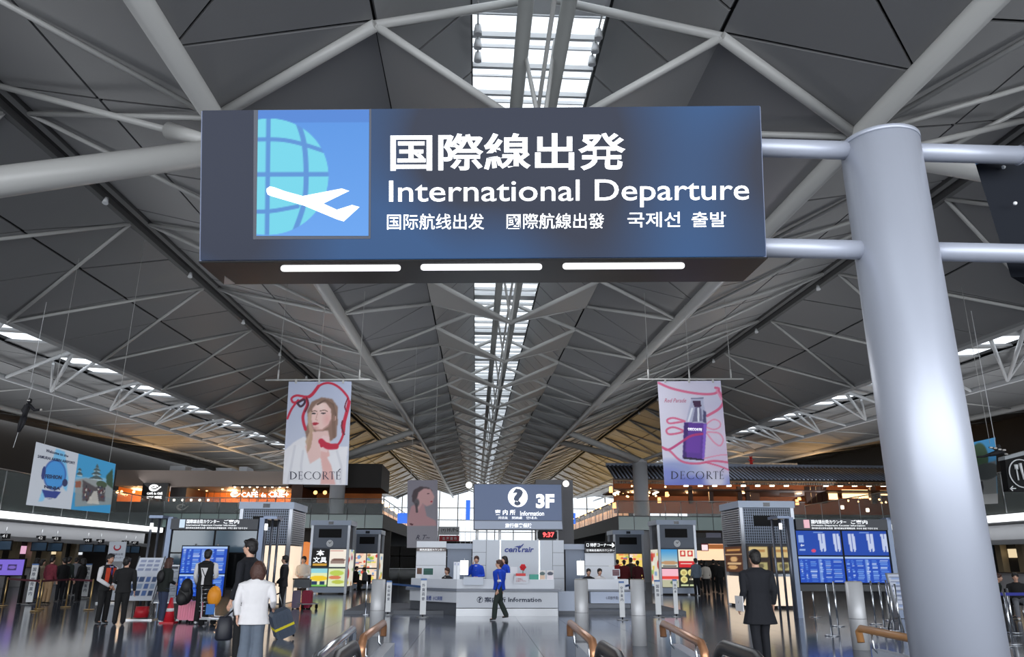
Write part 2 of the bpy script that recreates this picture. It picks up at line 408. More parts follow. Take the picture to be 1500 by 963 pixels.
# side truss webs with roof lights above
for s in (-1, 1):
    for k in range(0, 15):
        a = A(k); L = lambda ln, y, d=.12: RP(s, ln[0], ln[1]-d, y); h = P_/2
        b = L(TB, a+.17*P_); ab = a+.17*P_
        strut_l = [(b, L((TT[0]+.4,TT[1]+.1), ab-1.12*P_), .075), (b, L((TT[0]+.4,TT[1]+.1), ab-1.4*P_), .085), (b, L((20.5,7.2), ab-1.02*P_), .06), (L(TB, ab-.6*P_), L((TT[0]+.4,TT[1]+.1), ab-1.42*P_), .09)]
        for p, q, r in strut_l:
            if k < 7: rod(p, q, r, 'truss_web', M_white)
            else: far_t.tube([p, q], r, 6) if k > 7 else None
            if k == 7: far_t = MB(); far_t.tube([p, q], r, 6)
    stuff(far_t.build('truss_web', M_white, ceil))
    # roof light cover panels between the openings, and a lit reveal
    cv = MB()
    for k in range(K0, K1):
        a = A(k)
        for t0, t1 in ((0,.08),(.34,.40),(.64,1.)):
            y0, y1 = a+t0*P_, a+t1*P_
            cv.prism([RP(s,TT[0]+.3,TT[1]+.12,y0), RP(s,20.65,7.3,y0), RP(s,20.65,7.3,y1), RP(s,TT[0]+.3,TT[1]+.12,y1)], (0,0,.1))
    stuff(fixn(cv.build('roof_light_cover', M_ceil, ceil)))
# walls
M_wall = mat('dark_wall', lin(58,54,52), .6, noise=.1, scale=.5)
for s, nm in ((-1,'wall_left'), (1,'wall_right')):
    wb = MB().box((s*46.1-.15, YN, -.3), (s*46.1+.15, YF, 17)); struct(wb.build(nm, M_wall), 'dark side wall of the hall '+('left' if s < 0 else 'right'), 'wall')
# far end: glazed wall
fw = struct(thing('wall_end', '', 'wall'), 'glazed end wall of the hall with pale mullions', 'wall')
mu = MB()
for x in np.arange(-44, 45, 4.): mu.box((x-.1, YF, 0), (x+.1, YF+.3, 17))
for z in (2.5, 5, 7.5, 10, 12.5): mu.box((-45, YF, z-.08), (45, YF+.25, z+.08))
stuff(mu.build('mullion', M_steel, fw)); MB().box((-45,YF,0),(45,YF+.2,5.6)).build('lower_wall', mat('far_low', lin(70,72,74), .6), fw)
tag_ = MB().box((-45,YF+.3,5.6),(45,YF+.32,17)).build('pane', mat('far_glass', (.9,.95,1), .05, alpha=.15), fw)
# ---------------------------------------------------------------- the big hanging sign
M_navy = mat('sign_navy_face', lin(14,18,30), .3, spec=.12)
def painted_glow(m):  # uneven blue glow painted into the face as noise-driven emission
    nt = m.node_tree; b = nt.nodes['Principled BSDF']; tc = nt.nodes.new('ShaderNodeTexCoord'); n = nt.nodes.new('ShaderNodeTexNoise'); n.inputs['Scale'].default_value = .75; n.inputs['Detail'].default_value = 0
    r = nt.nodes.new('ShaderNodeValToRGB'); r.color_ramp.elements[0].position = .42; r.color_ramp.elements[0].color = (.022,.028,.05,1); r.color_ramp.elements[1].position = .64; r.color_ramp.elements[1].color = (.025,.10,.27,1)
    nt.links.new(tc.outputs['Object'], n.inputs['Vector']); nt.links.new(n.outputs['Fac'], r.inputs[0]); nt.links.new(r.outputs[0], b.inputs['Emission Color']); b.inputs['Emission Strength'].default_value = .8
painted_glow(M_navy)
M_case = mat('sign_casing', lin(70,80,104), .3, metal=.3)
M_let = mat('lit_white_lettering', (.8,.8,.8), .4, emit=.9, ecol=(.93,.96,1))
M_black = mat('black_plastic', (.006,.006,.007), .45, spec=.12)
M_bluesteel = mat('satin_blue_grey_steel', lin(172,177,190), .4, metal=.3)
sign = thing('hanging_sign', 'wide dark blue overhead sign reading International Departure with globe and plane pictogram', 'sign', (0,0,0))
f = [at(293,161,5.22), at(1116,154,5.22), at(1125,376,5.5), at(290,382,5.5)]
sn = (f[1]-f[0]).cross(f[0]-f[3]).normalized(); SP = f[0]
f[2] = onplane(1125,376,SP,sn)
dback = -sn*.62
backq = [p+dback for p in f]
body = MB().hexa([p-sn*.03 for p in f], backq); fixn(body.build('housing', M_case, sign))
inn = [f[0].lerp(f[2],.004), f[1].lerp(f[3],.004), f[2].lerp(f[0],.004), f[3].lerp(f[1],.004)]
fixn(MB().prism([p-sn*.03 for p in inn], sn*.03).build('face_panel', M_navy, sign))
# pictogram panel
pq = PQ(376,161,541,346,SP,sn); pq[0] = onplane(380,161.5,SP,sn); pq[1] = onplane(541.5,160,SP,sn)
def sp2(px, py): return onplane(px, py, SP, sn)
fixn(MB().prism([sp2(372,161.5), sp2(544,160), sp2(543,350), sp2(371,351)], sn*.004).build('pictogram_recess', mat('dark_recess', lin(24,32,52), .4), sign))
N1 = 110
pp = Paint(N1, int(N1*1.12)); 
pp.vgrad((70,150,240), (96,170,255)); pp.rect(0,0,1,.1,(62,134,226))
fx = lambda x, y: ((x-376)/165., (y-161)/185.)
cxg, cyg = fx(392, 259); gx = lambda r: r/165.; gy = lambda r: r/185.
msk = Paint(N1, pp.ny, (0,0,0)); msk.ell(cxg, cyg, gx(88.5), gy(85), (1,1,1), soft=.012)
gl_ = Paint(N1, pp.ny, (112,228,250))
bl = (74,148,226)
gl_.line([fx(391.5,170), fx(391.5,350)], gx(2.7), bl); gl_.line([fx(376,256), fx(482,256)], gx(2.6), bl)
gl_.line(curve([fx(376,204.5), fx(410,205), fx(440,211), fx(480,224)]), gx(2.4), bl); gl_.line(curve([fx(376,310.5), fx(400,309.5), fx(436,303)]), gx(2.4), bl)
gl_.line(curve([fx(432,172), fx(444,208), fx(448,256), fx(445,300), fx(430,345)]), gx(3.), bl)
mm = msk.I[...,:1]; pp.I = pp.I*(1-mm)+gl_.I*mm
print_panel('pictogram_panel', [sp2(378.5,162), sp2(541,161), sp2(540,346), sp2(376,346)], N1, pp.ny, pp.I, .8, sign, .3, .008)
plane = [(391,281),(391.5,277),(396,274),(402,275),(418,281),(444,288),(501,277),(512,280.5),(477,297.5),(474,299),(494,308),(516,301),(527,304),(504,325),(494,322),(446,302),(398,288),(393,286)]
MB().prism([sp2(*p)+sn*.012 for p in plane], sn*.003).build('airplane_pictogram', M_let, sign)
def stext(t, x0, y0, x1, y1, bold, dy=0., m=None): return text_mesh(t, PQ(x0,y0,x1,y1,SP,sn,dy), m or M_let, parent=sign, bold=bold, res=4)
stext('国際線出発', 572, 196, 916, 251, .018, 1.5)
stext('International Departure', 570, 265, 1097, 306, .005, 3)
stext('国际航线出发', 567, 313.5, 709, 337, .006, .5); stext('國際航線出發', 742, 313, 885, 336, .006, .8); stext('국제선', 919, 311, 996, 333.5, .008, .5); stext('출발', 1013, 311, 1063, 333, .008, .5)
# underside trough with three light slots
bz = f[3].lerp(f[2], .5)
q0, q1 = sp2(327,381.6)-sn*.05, sp2(1090,376.5)-sn*.05
nrm_u = Vector((0,0,1))
b0, b1 = f[3]+dback, f[2]+dback
def und(px, py): return onplane(px, py, f[3]+Vector((0,0,-.002)), ((f[2]-f[3]).cross(dback)).normalized())
un = ((f[2]-f[3]).cross(dback)).normalized()
if un.z > 0: un = -un
UB = [und(291,382.6), und(1124.5,376.6), und(1088,411), und(328,415)]
fixn(MB().prism(UB, un*.012).build('underside_tray', M_black, sign))
for (x0, x1, y0, y1) in ((411,587,390.8,386.2), (616,794,389.2,385.4), (824,1003,387.6,383.8)):
    pts = []
    for i in range(9): t = math.pi/2+math.pi*i/8; pts.append(und(x0+5+5*math.cos(t), y0+4.3*math.sin(t)*-1+.0))
    for i in range(9): t = -math.pi/2+math.pi*i/8; pts.append(und(x1-5+5*math.cos(t), y0-.8+4.3*math.sin(t)*-1))
    pts = [p+un*.018 for p in pts]
    fixn(MB().prism(pts, -un*.01).build('light_slot', mat('slot_lamp', (1,1,1), .5, emit=1.3), sign))
fixn(MB().prism([und(329,402)+un*.02, und(344,413)+un*.02, und(328,414)+un*.02], -un*.01).build('end_plate', M_white, sign))
# ---------------------------------------------------------------- sign column with arms
def colr():
    Yc = 5.8; a = at(1287, 213, Yc); b = at(1406.5, 963, Yc)
    return a, b
a, b = colr(); cxx = (a.x+b.x)/2+.0
sc = thing('sign_column', 'thick satin steel column at right carrying the overhead sign on horizontal arms', 'column', (cxx, 5.8, 0))
zt = a.z
rr = .322
MB().tube([(0,0,0), (0,0,zt)], rr, 40).build('column_shaft', M_bluesteel, sc)
MB().tube([(0,0,zt-.02), (0,0,zt+.02)], rr+.006, 40).build('cap', M_bluesteel, sc)
def arm(xa, xb, py, r=.082):
    z = at(1290, py, 5.8).z
    o = MB().tube([(xa-cxx,0,z), (xb-cxx,0,z)], r, 20).build('arm', M_bluesteel, sc)
arm(f[1].x-.3, cxx-.1, 222); arm(cxx+.1, at(1493,217,5.8).x, 222); arm(f[1].x-.3, cxx-.1, 367); arm(cxx+.1, at(1493,217,5.8).x+1.2, 367)
MB().tube([(at(1490,217,5.8).x-cxx,0,at(1290,222,5.8).z), (at(1497,217,5.8).x-cxx,0,at(1290,222,5.8).z)], [.09,.075], 20).build('arm_cap', M_bluesteel, sc)
# second sign seen from its end, right edge
s2 = thing('hanging_sign', 'dark sign box seen from its end at the right edge of the frame', 'sign')
e = [at(1426,231,5.25), at(1560,231,5.25), at(1560,406,5.5), at(1480,406,5.5)]
e0, e1 = at(1426,231,6.0), at(1481,406,6.15)
d = Vector((.45, .5, 0))
fixn(MB().hexa([e0, e0+Vector((2.2,.0,0)), e1+Vector((2.2,0,0)), e1], [p+Vector((.75,.55,0)) for p in (e0, e0+Vector((2.2,0,0)), e1+Vector((2.2,0,0)), e1)]).build('housing', mat('sign_back_black', lin(20,24,32), .6, spec=.1), s2))
for py, px in ((298,1487), (245,1470)):
    p = at(px, py, 5.98); MB().ball(p, .018, 8, 6).build('bolt', M_white, s2)
fixn(MB().hexa([e0+Vector((-.02,-.03,.02)), e0+Vector((.15,-.03,.02)), e0+Vector((.15,-.03,-.02)), e0+Vector((.0,-.03,-.08))], [p+Vector((0,.02,0)) for p in (e0+Vector((-.02,-.03,.02)), e0+Vector((.15,-.03,.02)), e0+Vector((.15,-.03,-.02)), e0+Vector((.0,-.03,-.08)))]).build('edge_trim', mat('blue_trim', lin(120,170,225), .4), s2))
# ---------------------------------------------------------------- roof columns with branches
def roof_column(X, Y, label, ztop, ends=None):
    c = thing('roof_column', label, 'column', (X, Y, 0))
    MB().tube([(0,0,0), (0,0,ztop)], .62, 28).build('column_shaft', mat('column_grey', lin(196,198,203), .45), c)
    MB().tube([(0,0,ztop), (0,0,ztop+.3)], [.66,.5], 28).build('column_head', mat('column_grey', 0), c)
    s = -1 if X < CX else 1
    for dy in (-P_/2, P_/2):
        p = RP(s, TUBE[0], TUBE[1]-.2, Y+dy)-Vector((X,Y,0))
        if ends and dy > 0: p = Vector((CX+s*TUBE[0], ends[0], ends[1]))-Vector((X,Y,0)); MB().tube([p, RP(s,TUBE[0],TUBE[1]-.1,ends[0])-Vector((X,Y,0))], .2, 14).build('branch_tube', M_steel, c)
        MB().tube([(0,dy*.06,ztop+.1), p], [.3,.24], 16).build('branch_tube', M_steel, c)
    for dy in (-P_/2, P_/2):
        p = RP(s, 17.4, 7.2, Y+dy)-Vector((X,Y,0)); MB().tube([(0,dy*.06,ztop+.1), p], [.13,.1], 10).build('branch_tube', M_steel, c)
    return c
YC = A(5)+P_/2
roof_column(CX-12.6, YC, 'round grey roof column left of the information desk with two thick branches', 9.6)
roof_column(CX+12.6, YC, 'round grey roof column right of the information desk with two thick branches', 9.6)
roof_column(CX-12.6, 10.8, 'near left roof column whose white branch reaches in behind the big sign', 6.35, (12.9,8.9))
roof_column(CX+12.6, 10.8, 'near right roof column hidden mostly behind the sign column arms', 7.0, (12.9,9.4))
# white nodes and tie rods at the near valley nodes
for s in (-1, 1):
    p = Vector((CX+s*(TUBE[0]+.1), 12.9, 9.15)); q = RP(s, CH[0]-.3, CH[1]-.15, 15.)
    MB().tube([p, p.lerp(q,.16)], [.11,.17], 14).build('rod_socket', M_steel, ceil); MB().tube([p.lerp(q,.16), q], .07, 10).build('tie_rod', M_steel, ceil)
# ---------------------------------------------------------------- mezzanine
XL, XR, YM = CX-25.54, CX+25.54, 62.
M_glass = mat('balustrade_glass', (.55,.66,.66), .06, alpha=.13)
M_fasc = mat('green_glass_fascia', lin(150,172,168), .2)
M_slab = mat('slab_grey', lin(92,94,96), .6)
M_dark = mat('dark_brown_panel', lin(34,28,28), .4)
M_rail = mat('satin_rail', lin(170,172,175), .3, metal=.8)
M_lightstrip = mat('light_strip', (1,1,1), .5, emit=1.6, ecol=(.96,.98,1))
M_fw = mat('grey_white_fascia', lin(168,170,174), .5)
mz = struct(thing('trim_1', '', 'x'), 'upper gallery with glass balustrade around the hall', 'gallery')
xa, xb = at(562,750,YM).x, at(905,750,YM).x
MB().box((-46,YM,4.0),(xa,140,5.1)).build('gallery_slab', M_slab, mz); MB().box((xb,YM,4.0),(46,140,5.1)).build('gallery_slab', M_slab, mz)
MB().box((-46,-10,3.5),(XL,YM,3.98)).build('gallery_slab', M_slab, mz); MB().box((XR,-10,3.5),(46,YM,3.98)).build('gallery_slab', M_slab, mz)
for X, s in ((XL,1),(XR,-1)):
    MB().box((X-.12,-10,3.58),(X+.12,YM,3.93)).build('light_strip', M_lightstrip, mz)
def balustrade(p0, p1, z0, z1, n, fasc=None):
    p0, p1 = Vector(p0), Vector(p1); d = (p1-p0); nrm = Vector((d.y,-d.x,0)).normalized()*.02
    for i in range(n):
        a, b = p0+d*((i+.02)/n), p0+d*((i+.98)/n)
        MB().prism([a+Vector((0,0,z0)), b+Vector((0,0,z0)), b+Vector((0,0,z1-.06)), a+Vector((0,0,z1-.06))], nrm).build('glass_panel', M_glass, mz)
        MB().tube([p0+d*(i/n)+Vector((0,0,z0)), p0+d*(i/n)+Vector((0,0,z1))], .028, 6).build('baluster', M_rail, mz)
        if fasc:
            MB().prism([a+Vector((0,0,fasc))-nrm*3, b+Vector((0,0,fasc))-nrm*3, b+Vector((0,0,z0-.08))-nrm*3, a+Vector((0,0,z0-.08))-nrm*3], nrm).build('fascia_panel', M_fasc, mz)
    MB().tube([p0+Vector((0,0,z1)), p1+Vector((0,0,z1))], .035, 8).build('top_rail', M_rail, mz)
balustrade((XL,YM-.1,0), (xa,YM-.1,0), 5.1, 6.25, 12, 4.0)
balustrade((xa,YM-.1,0), (xa,132,0), 5.1, 6.25, 18, 4.0)
balustrade((xb,YM-.1,0), (XR,YM-.1,0), 5.1, 6.25, 12, 4.0)
balustrade((xb,132,0), (xb,YM-.1,0), 5.1, 6.25, 18, 4.0)
balustrade((XL,14,0), (XL,YM,0), 4.0, 6.0, 16); balustrade((XR,YM,0), (XR,14,0), 4.0, 6.0, 16)
M_warm = mat('warm_interior_wall', lin(214,120,48), .6, noise=.35, scale=.7)
M_wood = mat('dark_timber', lin(70,38,22), .5, noise=.25, scale=1.5)
M_lamp = mat('warm_lamp', (1,.72,.36), .5, emit=5., ecol=(1,.62,.26))
M_lampw = mat('pale_lamp', (1,.9,.75), .5, emit=4., ecol=(1,.86,.66))
M_beige = mat('beige_fascia', lin(150,136,128), .6, noise=.06, scale=1.)
def pbox(x0, y0, x1, y1, Y, d=.2, name='panel', m=M_dark, parent=None):   # box whose front fills a rectangle of the wall plane at depth Y
    a, b = at(x0, y1, Y), at(x1, y0, Y)
    return MB().box((a.x, Y, min(a.z,b.z)), (b.x, Y+d, max(a.z,b.z))).build(name, m, parent)
# gallery cafe on the left
cf = thing('cafe', 'gallery cafe on the left with beige fascia, warm lamps and lit name sign', 'cafe', (0,0,0))
YC1 = 66.
pbox(168,691,424,712,YC1,6,'fascia',M_beige,cf); pbox(168,712,560,752,YC1+6,.3,'back_wall',M_warm,cf)
pbox(247,712,274,740,YC1+1,4.8,'partition',M_dark,cf); pbox(205,708,247,740,YC1-.4,.4,'sign_panel',mat('cafe_black',lin(26,24,26),.4),cf)
pbox(424,700,445,752,YC1,6,'partition',M_wood,cf); pbox(445,680,560,714,YC1,6,'ceiling_box',mat('dark_soffit',lin(40,36,34),.6),cf)
pbox(168,738,560,752,YC1-1.5,.6,'service_counter',mat('cafe_counter',lin(46,34,30),.5),cf)
def gtext(t, x0, y0, x1, y1, Y, m, parent, bold=.01, keep=False, rise=0, name='lettering', res=1, shear=0):
    q = [at(x0,y0,Y), at(x1,y0-rise,Y), at(x1,y1-rise,Y), at(x0,y1,Y)]
    return text_mesh(t, q, m, name, parent, bold, keep=keep, res=res, lift=.012, shear=shear)
M_bright = mat('bright_sign_letter', (1,1,1), .5, emit=1.6)
def swirl(x, y, r, Y, parent, m=M_bright):
    c = at(x,y,Y); rr = r*Y/1161
    pts = [(c.x+rr*math.cos(t)*(1.2 if t < 5.3 else 1.2), Y-.03, c.z+rr*.75*math.sin(t)) for t in np.linspace(.5, 5.6, 16)]
    pts += [(c.x+rr*1.9, Y-.03, c.z+rr*.35)]
    MB().tube(pts, [rr*.16+rr*.14*math.sin(i/16*3.1) for i in range(17)], 6).build('cafe_emblem', m, parent)
    MB().tube([(c.x-rr*.5, Y-.03, c.z), (c.x+rr*.6, Y-.03, c.z+rr*.1), (c.x+rr*.1, Y-.03, c.z+rr*.55)], rr*.15, 6).build('cafe_emblem', m, parent)
swirl(226,715,5,YC1-.42,cf); gtext('CAFÉ de CRIÉ',215,721,238,725,YC1-.42,M_bright,cf,.02); gtext('■喫煙 ■禁煙',215,727,237,731,YC1-.42,M_bright,cf,.01)
swirl(344,724.5,4.2,YC1-.3,cf); gtext('CAFÉ',353,719.5,378,729,YC1-.3,M_bright,cf,.03); gtext('de',382,722,390,729,YC1-.3,M_bright,cf,.02); gtext('CRIÉ+',393,718.5,423,729,YC1-.3,M_bright,cf,.03)
for i in range(12):
    p = at(280+i*11.5, 714+(i%3)*2.2, YC1+2+(i%4)); MB().ball(p, .11, 8, 6).build('ceiling_lamp', M_lamp, cf)
for i in range(8):
    p = at(344+i*11, 713.5, YC1-.4); MB().ball(p, .09, 8, 6).build('sign_lamp', M_lampw, cf)
pbox(340,711.5,424,713,YC1-.5,.1,'lamp_rail',M_dark,cf)
for x in (255,267.5,280,292.5,305): MB().ball(at(x,733,YC1-2), .1, 8, 6).build('counter_lamp', M_lampw, cf)
for x in (172,178,196): MB().ball(at(x,716+(x%3)*5,YC1-.2), .12, 8, 6).build('ceiling_lamp', M_lamp, cf)
for x in range(285, 340, 9): pbox(x,716,x+2.2,736,YC1+4.,.1,'mullion',M_wood,cf)
for x in range(352, 420, 13): pbox(x,714,x+1.6,738,YC1+1.,.1,'mullion',M_wood,cf)
for x in (462,476): MB().ball(at(x,722,YC1-.2), .17, 8, 6).build('wall_lamp', mat('amber_lamp',(1,.5,.2),.5,emit=3.,ecol=(1,.42,.14)), cf)
for i in range(4): point('cafe_light', at(200+70*i, 722, YC1+4), 420, (1,.62,.3), .4)
# dark parapet with emblem behind the glass
pr_ = tag(pbox(206,736,317,751.5,YM+.15,.1,'parapet_board',mat('parapet_brown',lin(38,28,28),.4)), 'dark brown board with pale cafe emblem behind gallery glass', 'board')
swirl(266,743.5,5,YM+.13,pr_,mat('emblem_grey',lin(190,180,170),.5))
# rooftop units above the left cafe
for (x0,x1,y0) in ((248,272,683),(280,300,686),(316,340,686),(350,362,684)):
    tag(pbox(x0,y0,x1,691,YC1+1,2.,'roof_unit',mat('unit_white',lin(196,200,206),.5)), {248:'leftmost white duct unit on top of the left cafe',280:'second white duct unit from left above the cafe',316:'third white duct unit from left above the cafe',350:'small rightmost white unit above the cafe name sign'}[x0], 'duct')
# japanese style restaurant row on the right
rs = thing('restaurant', 'gallery restaurant row on the right under a long grey tiled roof', 'restaurant')
YR = 66.; M_tile = mat('roof_tile', lin(150,160,180), .35)
a, b = at(900,701,YR-1.5), at(1420,701,YR-1.5); tp = at(1070,684,YR+2.5)
nt_ = 88
base = MB().prism([(a.x,YR-1.5,a.z),(b.x,YR-1.5,a.z),(b.x,YR+2.5,tp.z),(a.x,YR+2.5,tp.z)],(0,0,-.12)); fixn(base.build('roof_deck', M_dark, rs))
tile_m = MB().tube([(0,0,0),(0,4.,tp.z-a.z)],.075,6).mesh('roof_tile'); tile_m.materials.append(M_tile)
for i in range(nt_): link('roof_tile', tile_m, rs, (a.x+(b.x-a.x)*(i+.5)/nt_, YR-1.5, a.z+.03))
MB().box((a.x,YR+2.4,tp.z-.1),(b.x,YR+2.8,tp.z+.22)).build('roof_ridge', M_tile, rs)
MB().box((a.x,YR-1.45,a.z-.2),(b.x,YR-1.3,a.z-.06)).build('eave_board', mat('eave_gold',lin(150,124,88),.5), rs)
dn = MB()
for i in range(150):
    x = a.x+(b.x-a.x)*(i+.5)/150; dn.box((x-.07,YR-1.42,a.z-.42),(x+.07,YR-1.2,a.z-.24))
stuff(dn.build('rafter_end', mat('rafter_grey',lin(120,110,98),.5), rs))
pbox(900,706,1420,752,YR+5,.2,'back_wall',mat('restaurant_wall',lin(120,66,34),.6,noise=.4,scale=.5),rs)
MB().box((a.x,YR-1.2,a.z-.9),(b.x,YR+5,a.z-.8)).build('soffit', M_wood, rs)
for i,x in enumerate(list(range(1005,1170,21))+list(range(1210,1300,21))+[1330,1350]):
    p = at(x,713,YR-.6); MB().tube([p, p+Vector((0,0,.12))], [.22,.2], 12).build('eave_lamp', M_lampw, rs)
for x in (1010,1040,1082,1094,1182,1190,1198,1206,1278): pbox(x,713,x+4,738,YR,.3,'post',M_wood,rs)
for x0,x1,y0,y1 in ((1215,1226,719,732),(1235,1271,718,730),(1290,1312,719,726),(1143,1163,717,727),(1100,1112,718,734)):
    pbox(x0,y0,x1,y1,YR+1,.1,'lit_window',mat('lit_window',(1,.7,.4),.5,emit=2.6 if x0 != 1143 and x0 != 1100 else .0,ecol=(1,.62,.3)) if x0 > 1200 else mat('dim_window',lin(120,80,56),.5),rs)
rng = random.Random(3)
for i in range(26):
    x = rng.uniform(900,985) if i < 18 else rng.uniform(1240,1300); p = at(x, rng.uniform(712,728) if i < 18 else rng.uniform(729,737), YR+rng.uniform(0,3)); MB().ball(p, .09, 6, 5).build('pendant_lamp', M_lamp, rs)
for (x,y,h_) in ((895,722,9),(900,745,9),(966,737,8),(977,728,7),(1168,740,8),(1171,733,4)):
    p = at(x,y,YR-2); MB().tube([p, p+Vector((0,0,h_*.055))], [.16,.13], 8).build('lantern', mat('amber_lamp',0), rs)
for (x0,y0,x1,y1) in ((899,724,912,718),(957,724,968,719)): MB().tube([at(x0,y0,YR-.5), at(x1,y1,YR+2)], .09, 6).build('tube_lamp', M_lampw, rs)
for i in range(5): point('restaurant_light', at(930+80*i, 722, YR+2), 380, (1,.6,.28), .4)
# lanterns/planters by the balustrade right
for i,(x,y) in enumerate(((1234,744),(1271,748),(1306,748))):
    p = at(x,y,YM+.6); o = MB().tube([p-Vector((0,0,.12)), p+Vector((0,0,.16))], [.13,.13], 8).build('lantern', M_lampw)
    tag(o, ['pale glowing lantern left of three along right gallery glass','pale glowing lantern in the middle of three along right gallery glass','pale glowing lantern right of three along right gallery glass'][i], 'lantern')
# unit roofs above restaurant, red figure
tag(pbox(1092,679,1168,684.5,YR+4,2.,'roof_unit',mat('unit_grey',lin(120,128,138),.5)), 'long grey plant box on top of the tiled restaurant roof', 'duct')
def red_fig():
    p = at(1101,683.5,YR+3); k = .057*1.0
    m = MB()
    m.ball((p.x,p.y,p.z+.42), (.14,.12,.22), 8, 6).ball((p.x,p.y,p.z+.74),(.15,.13,.14),8,6)
    for s in (-1,1):
        m.tube([(p.x+s*.07,p.y,p.z+.3),(p.x+s*.11,p.y,p.z)],[.07,.05],6).tube([(p.x+s*.1,p.y,p.z+.5),(p.x+s*.3,p.y,p.z+.62)],[.05,.035],6).tube([(p.x+s*.09,p.y,p.z+.84),(p.x+s*.12,p.y,p.z+.97)],[.04,.02],6)
    o = m.build('figurine', mat('figurine_red',lin(200,30,36),.5)); tag(o, 'small red figurine with raised arms on the restaurant roof', 'figurine')
red_fig()
# receding gallery shops towards the end wall
for s in (-1, 1):
    X0 = xa-4 if s < 0 else xb+4
    g = thing('gallery_shop', 'warm lit shop row receding along the '+('left' if s < 0 else 'right')+' gallery', 'shop')
    MB().box((min(X0,X0+s*.3),77,5.1),(max(X0,X0+s*.3),130,8.0)).build('shop_front', M_wood, g)
    for i in range(16):
        y = 78+i*3.2
        MB().box((X0-.06 if s > 0 else X0+.3,y,5.6),(X0 if s > 0 else X0+.36,y+2.4,7.2)).build('lit_window', mat('warm_window',(1,.6,.3),.5,emit=.55,ecol=(1,.5,.24)), g)
        MB().ball((X0-s*.8,y,7.6+.2*(i%2)), .13, 6, 5).build('pendant_lamp', M_lamp, g)
# check-in side structures (both sides)
for s, X in ((-1, XL), (1, XR)):
    ck = struct(thing('trim_%d' % (3 if s < 0 else 4), '', 'x'), ('left' if s < 0 else 'right')+' check-in bulkhead with rail under the gallery', 'bulkhead')
    b = lambda x0, y0, z0, x1, y1, z1: ((min(X+s*x0,X+s*x1),y0,z0),(max(X+s*x0,X+s*x1),y1,z1))
    MB().box(*b(1.2,10,2.72,1.5,YM,3.5)).build('bulkhead', M_fw, ck)
    MB().box(*b(.7,10,2.5,1.0,YM,2.74)).build('rail', mat('rail_grey',lin(120,122,126),.4), ck)
    MB().box(*b(5.6,10,0,5.9,YM,3.5)).build('back_wall', mat('checkin_back',lin(60,58,58),.6,noise=.2,scale=.6), ck)
    for i in range(22):
        y = 20+i*1.9
        MB().box(*b(5.2,y,0,5.6,y+.5,3.2)).build('pilaster', mat('cream_pilaster',lin(190,172,140),.5), ck)
        if i % 2: MB().box(*b(5.5,y+.7,1.9,5.58,y+1.7,2.4)).build('lit_sign', mat('checkin_lit_%d' % (i%3), [(.9,.95,1),(1,.8,.5),(.9,.5,.7)][i%3], .5, emit=.8), ck)
        continue
        MB().prism([(X+s*1.18,y,3.2),(X+s*1.18,y+.9,3.0),(X+s*1.18,y+1.0,2.75),(X+s*1.18,y-.3,2.75)],(s*-.03,0,0)).build('arch_plate', mat('arch_white',lin(196,198,202),.5), ck)
for i,(x,side) in enumerate(((5,-1),(58,-1),(81,-1),(127,-1),(146,-1),(183,-1),(197,-1),(1442,1),(1520,1))):
    X = (XL if side < 0 else XR)+side*.6
    p = onx(x, 800, X); Y = p.y
    t = thing('checkin_monitor', '', 'monitor', (X, Y, 2.0))
    if side < 0: t['label'] = ['check-in monitor cut by the left edge of the frame','left check-in monitor above the purple screen stand queue','check-in monitor just right of the one over the queue','check-in monitor left of the pair above the orange vest man','check-in monitor directly above the orange vest man','check-in monitor left of the pair right of the white airline banner','check-in monitor beside the leaning dark poles at left'][i]
    else: t['label'] = 'check-in monitor on the right beside the big steel column' if x == 1442 else 'check-in monitor at the far right edge of the frame'
    t.rotation_euler = (0,0,R(8*side*-1))
    MB().box((-.42,-.06,.0),(.42,.06,.52)).build('screen_case', M_black, t)
    MB().box((-.38,-.075,.05),(.38,-.06,.47)).build('screen', mat('monitor_screen',lin(52,72,92),.2,emit=.12), t)
    MB().box((-.24,-.07,.6),(.24,.05,.86)).build('number_box', M_black, t)
    q = [Vector((-.12,-.08,.82)),Vector((.12,-.08,.82)),Vector((.12,-.08,.66)),Vector((-.12,-.08,.66))]
    text_mesh(str(41+i), q, mat('dim_white',(.6,.6,.6),.5,emit=.3), parent=t, bold=.01, lift=.004)
    MB().tube([(0,0,.5),(0,0,1.2)],.03,6).build('hanger', M_rail, t)
# low check-in counters
for s, X in ((-1, XL-3.), (1, XR+3.)):
    for i in range(9):
        y = 22+i*4
        c = thing('checkin_counter', 'white check-in counter, '+['first','second','third','fourth','fifth','sixth','seventh','eighth','ninth'][i]+' from the front in the '+('left' if s < 0 else 'right')+' side row', 'counter', (X,y,0), 0, 'check-in counters '+('left' if s < 0 else 'right'))
        MB().box((-.5,-1.2,0),(.5,1.2,1.05)).build('cabinet', mat('counter_white',lin(170,170,174),.4), c); MB().box((-.6,-1.25,1.05),(.6,1.25,1.1)).build('worktop', mat('counter_dark',lin(70,60,54),.3), c)
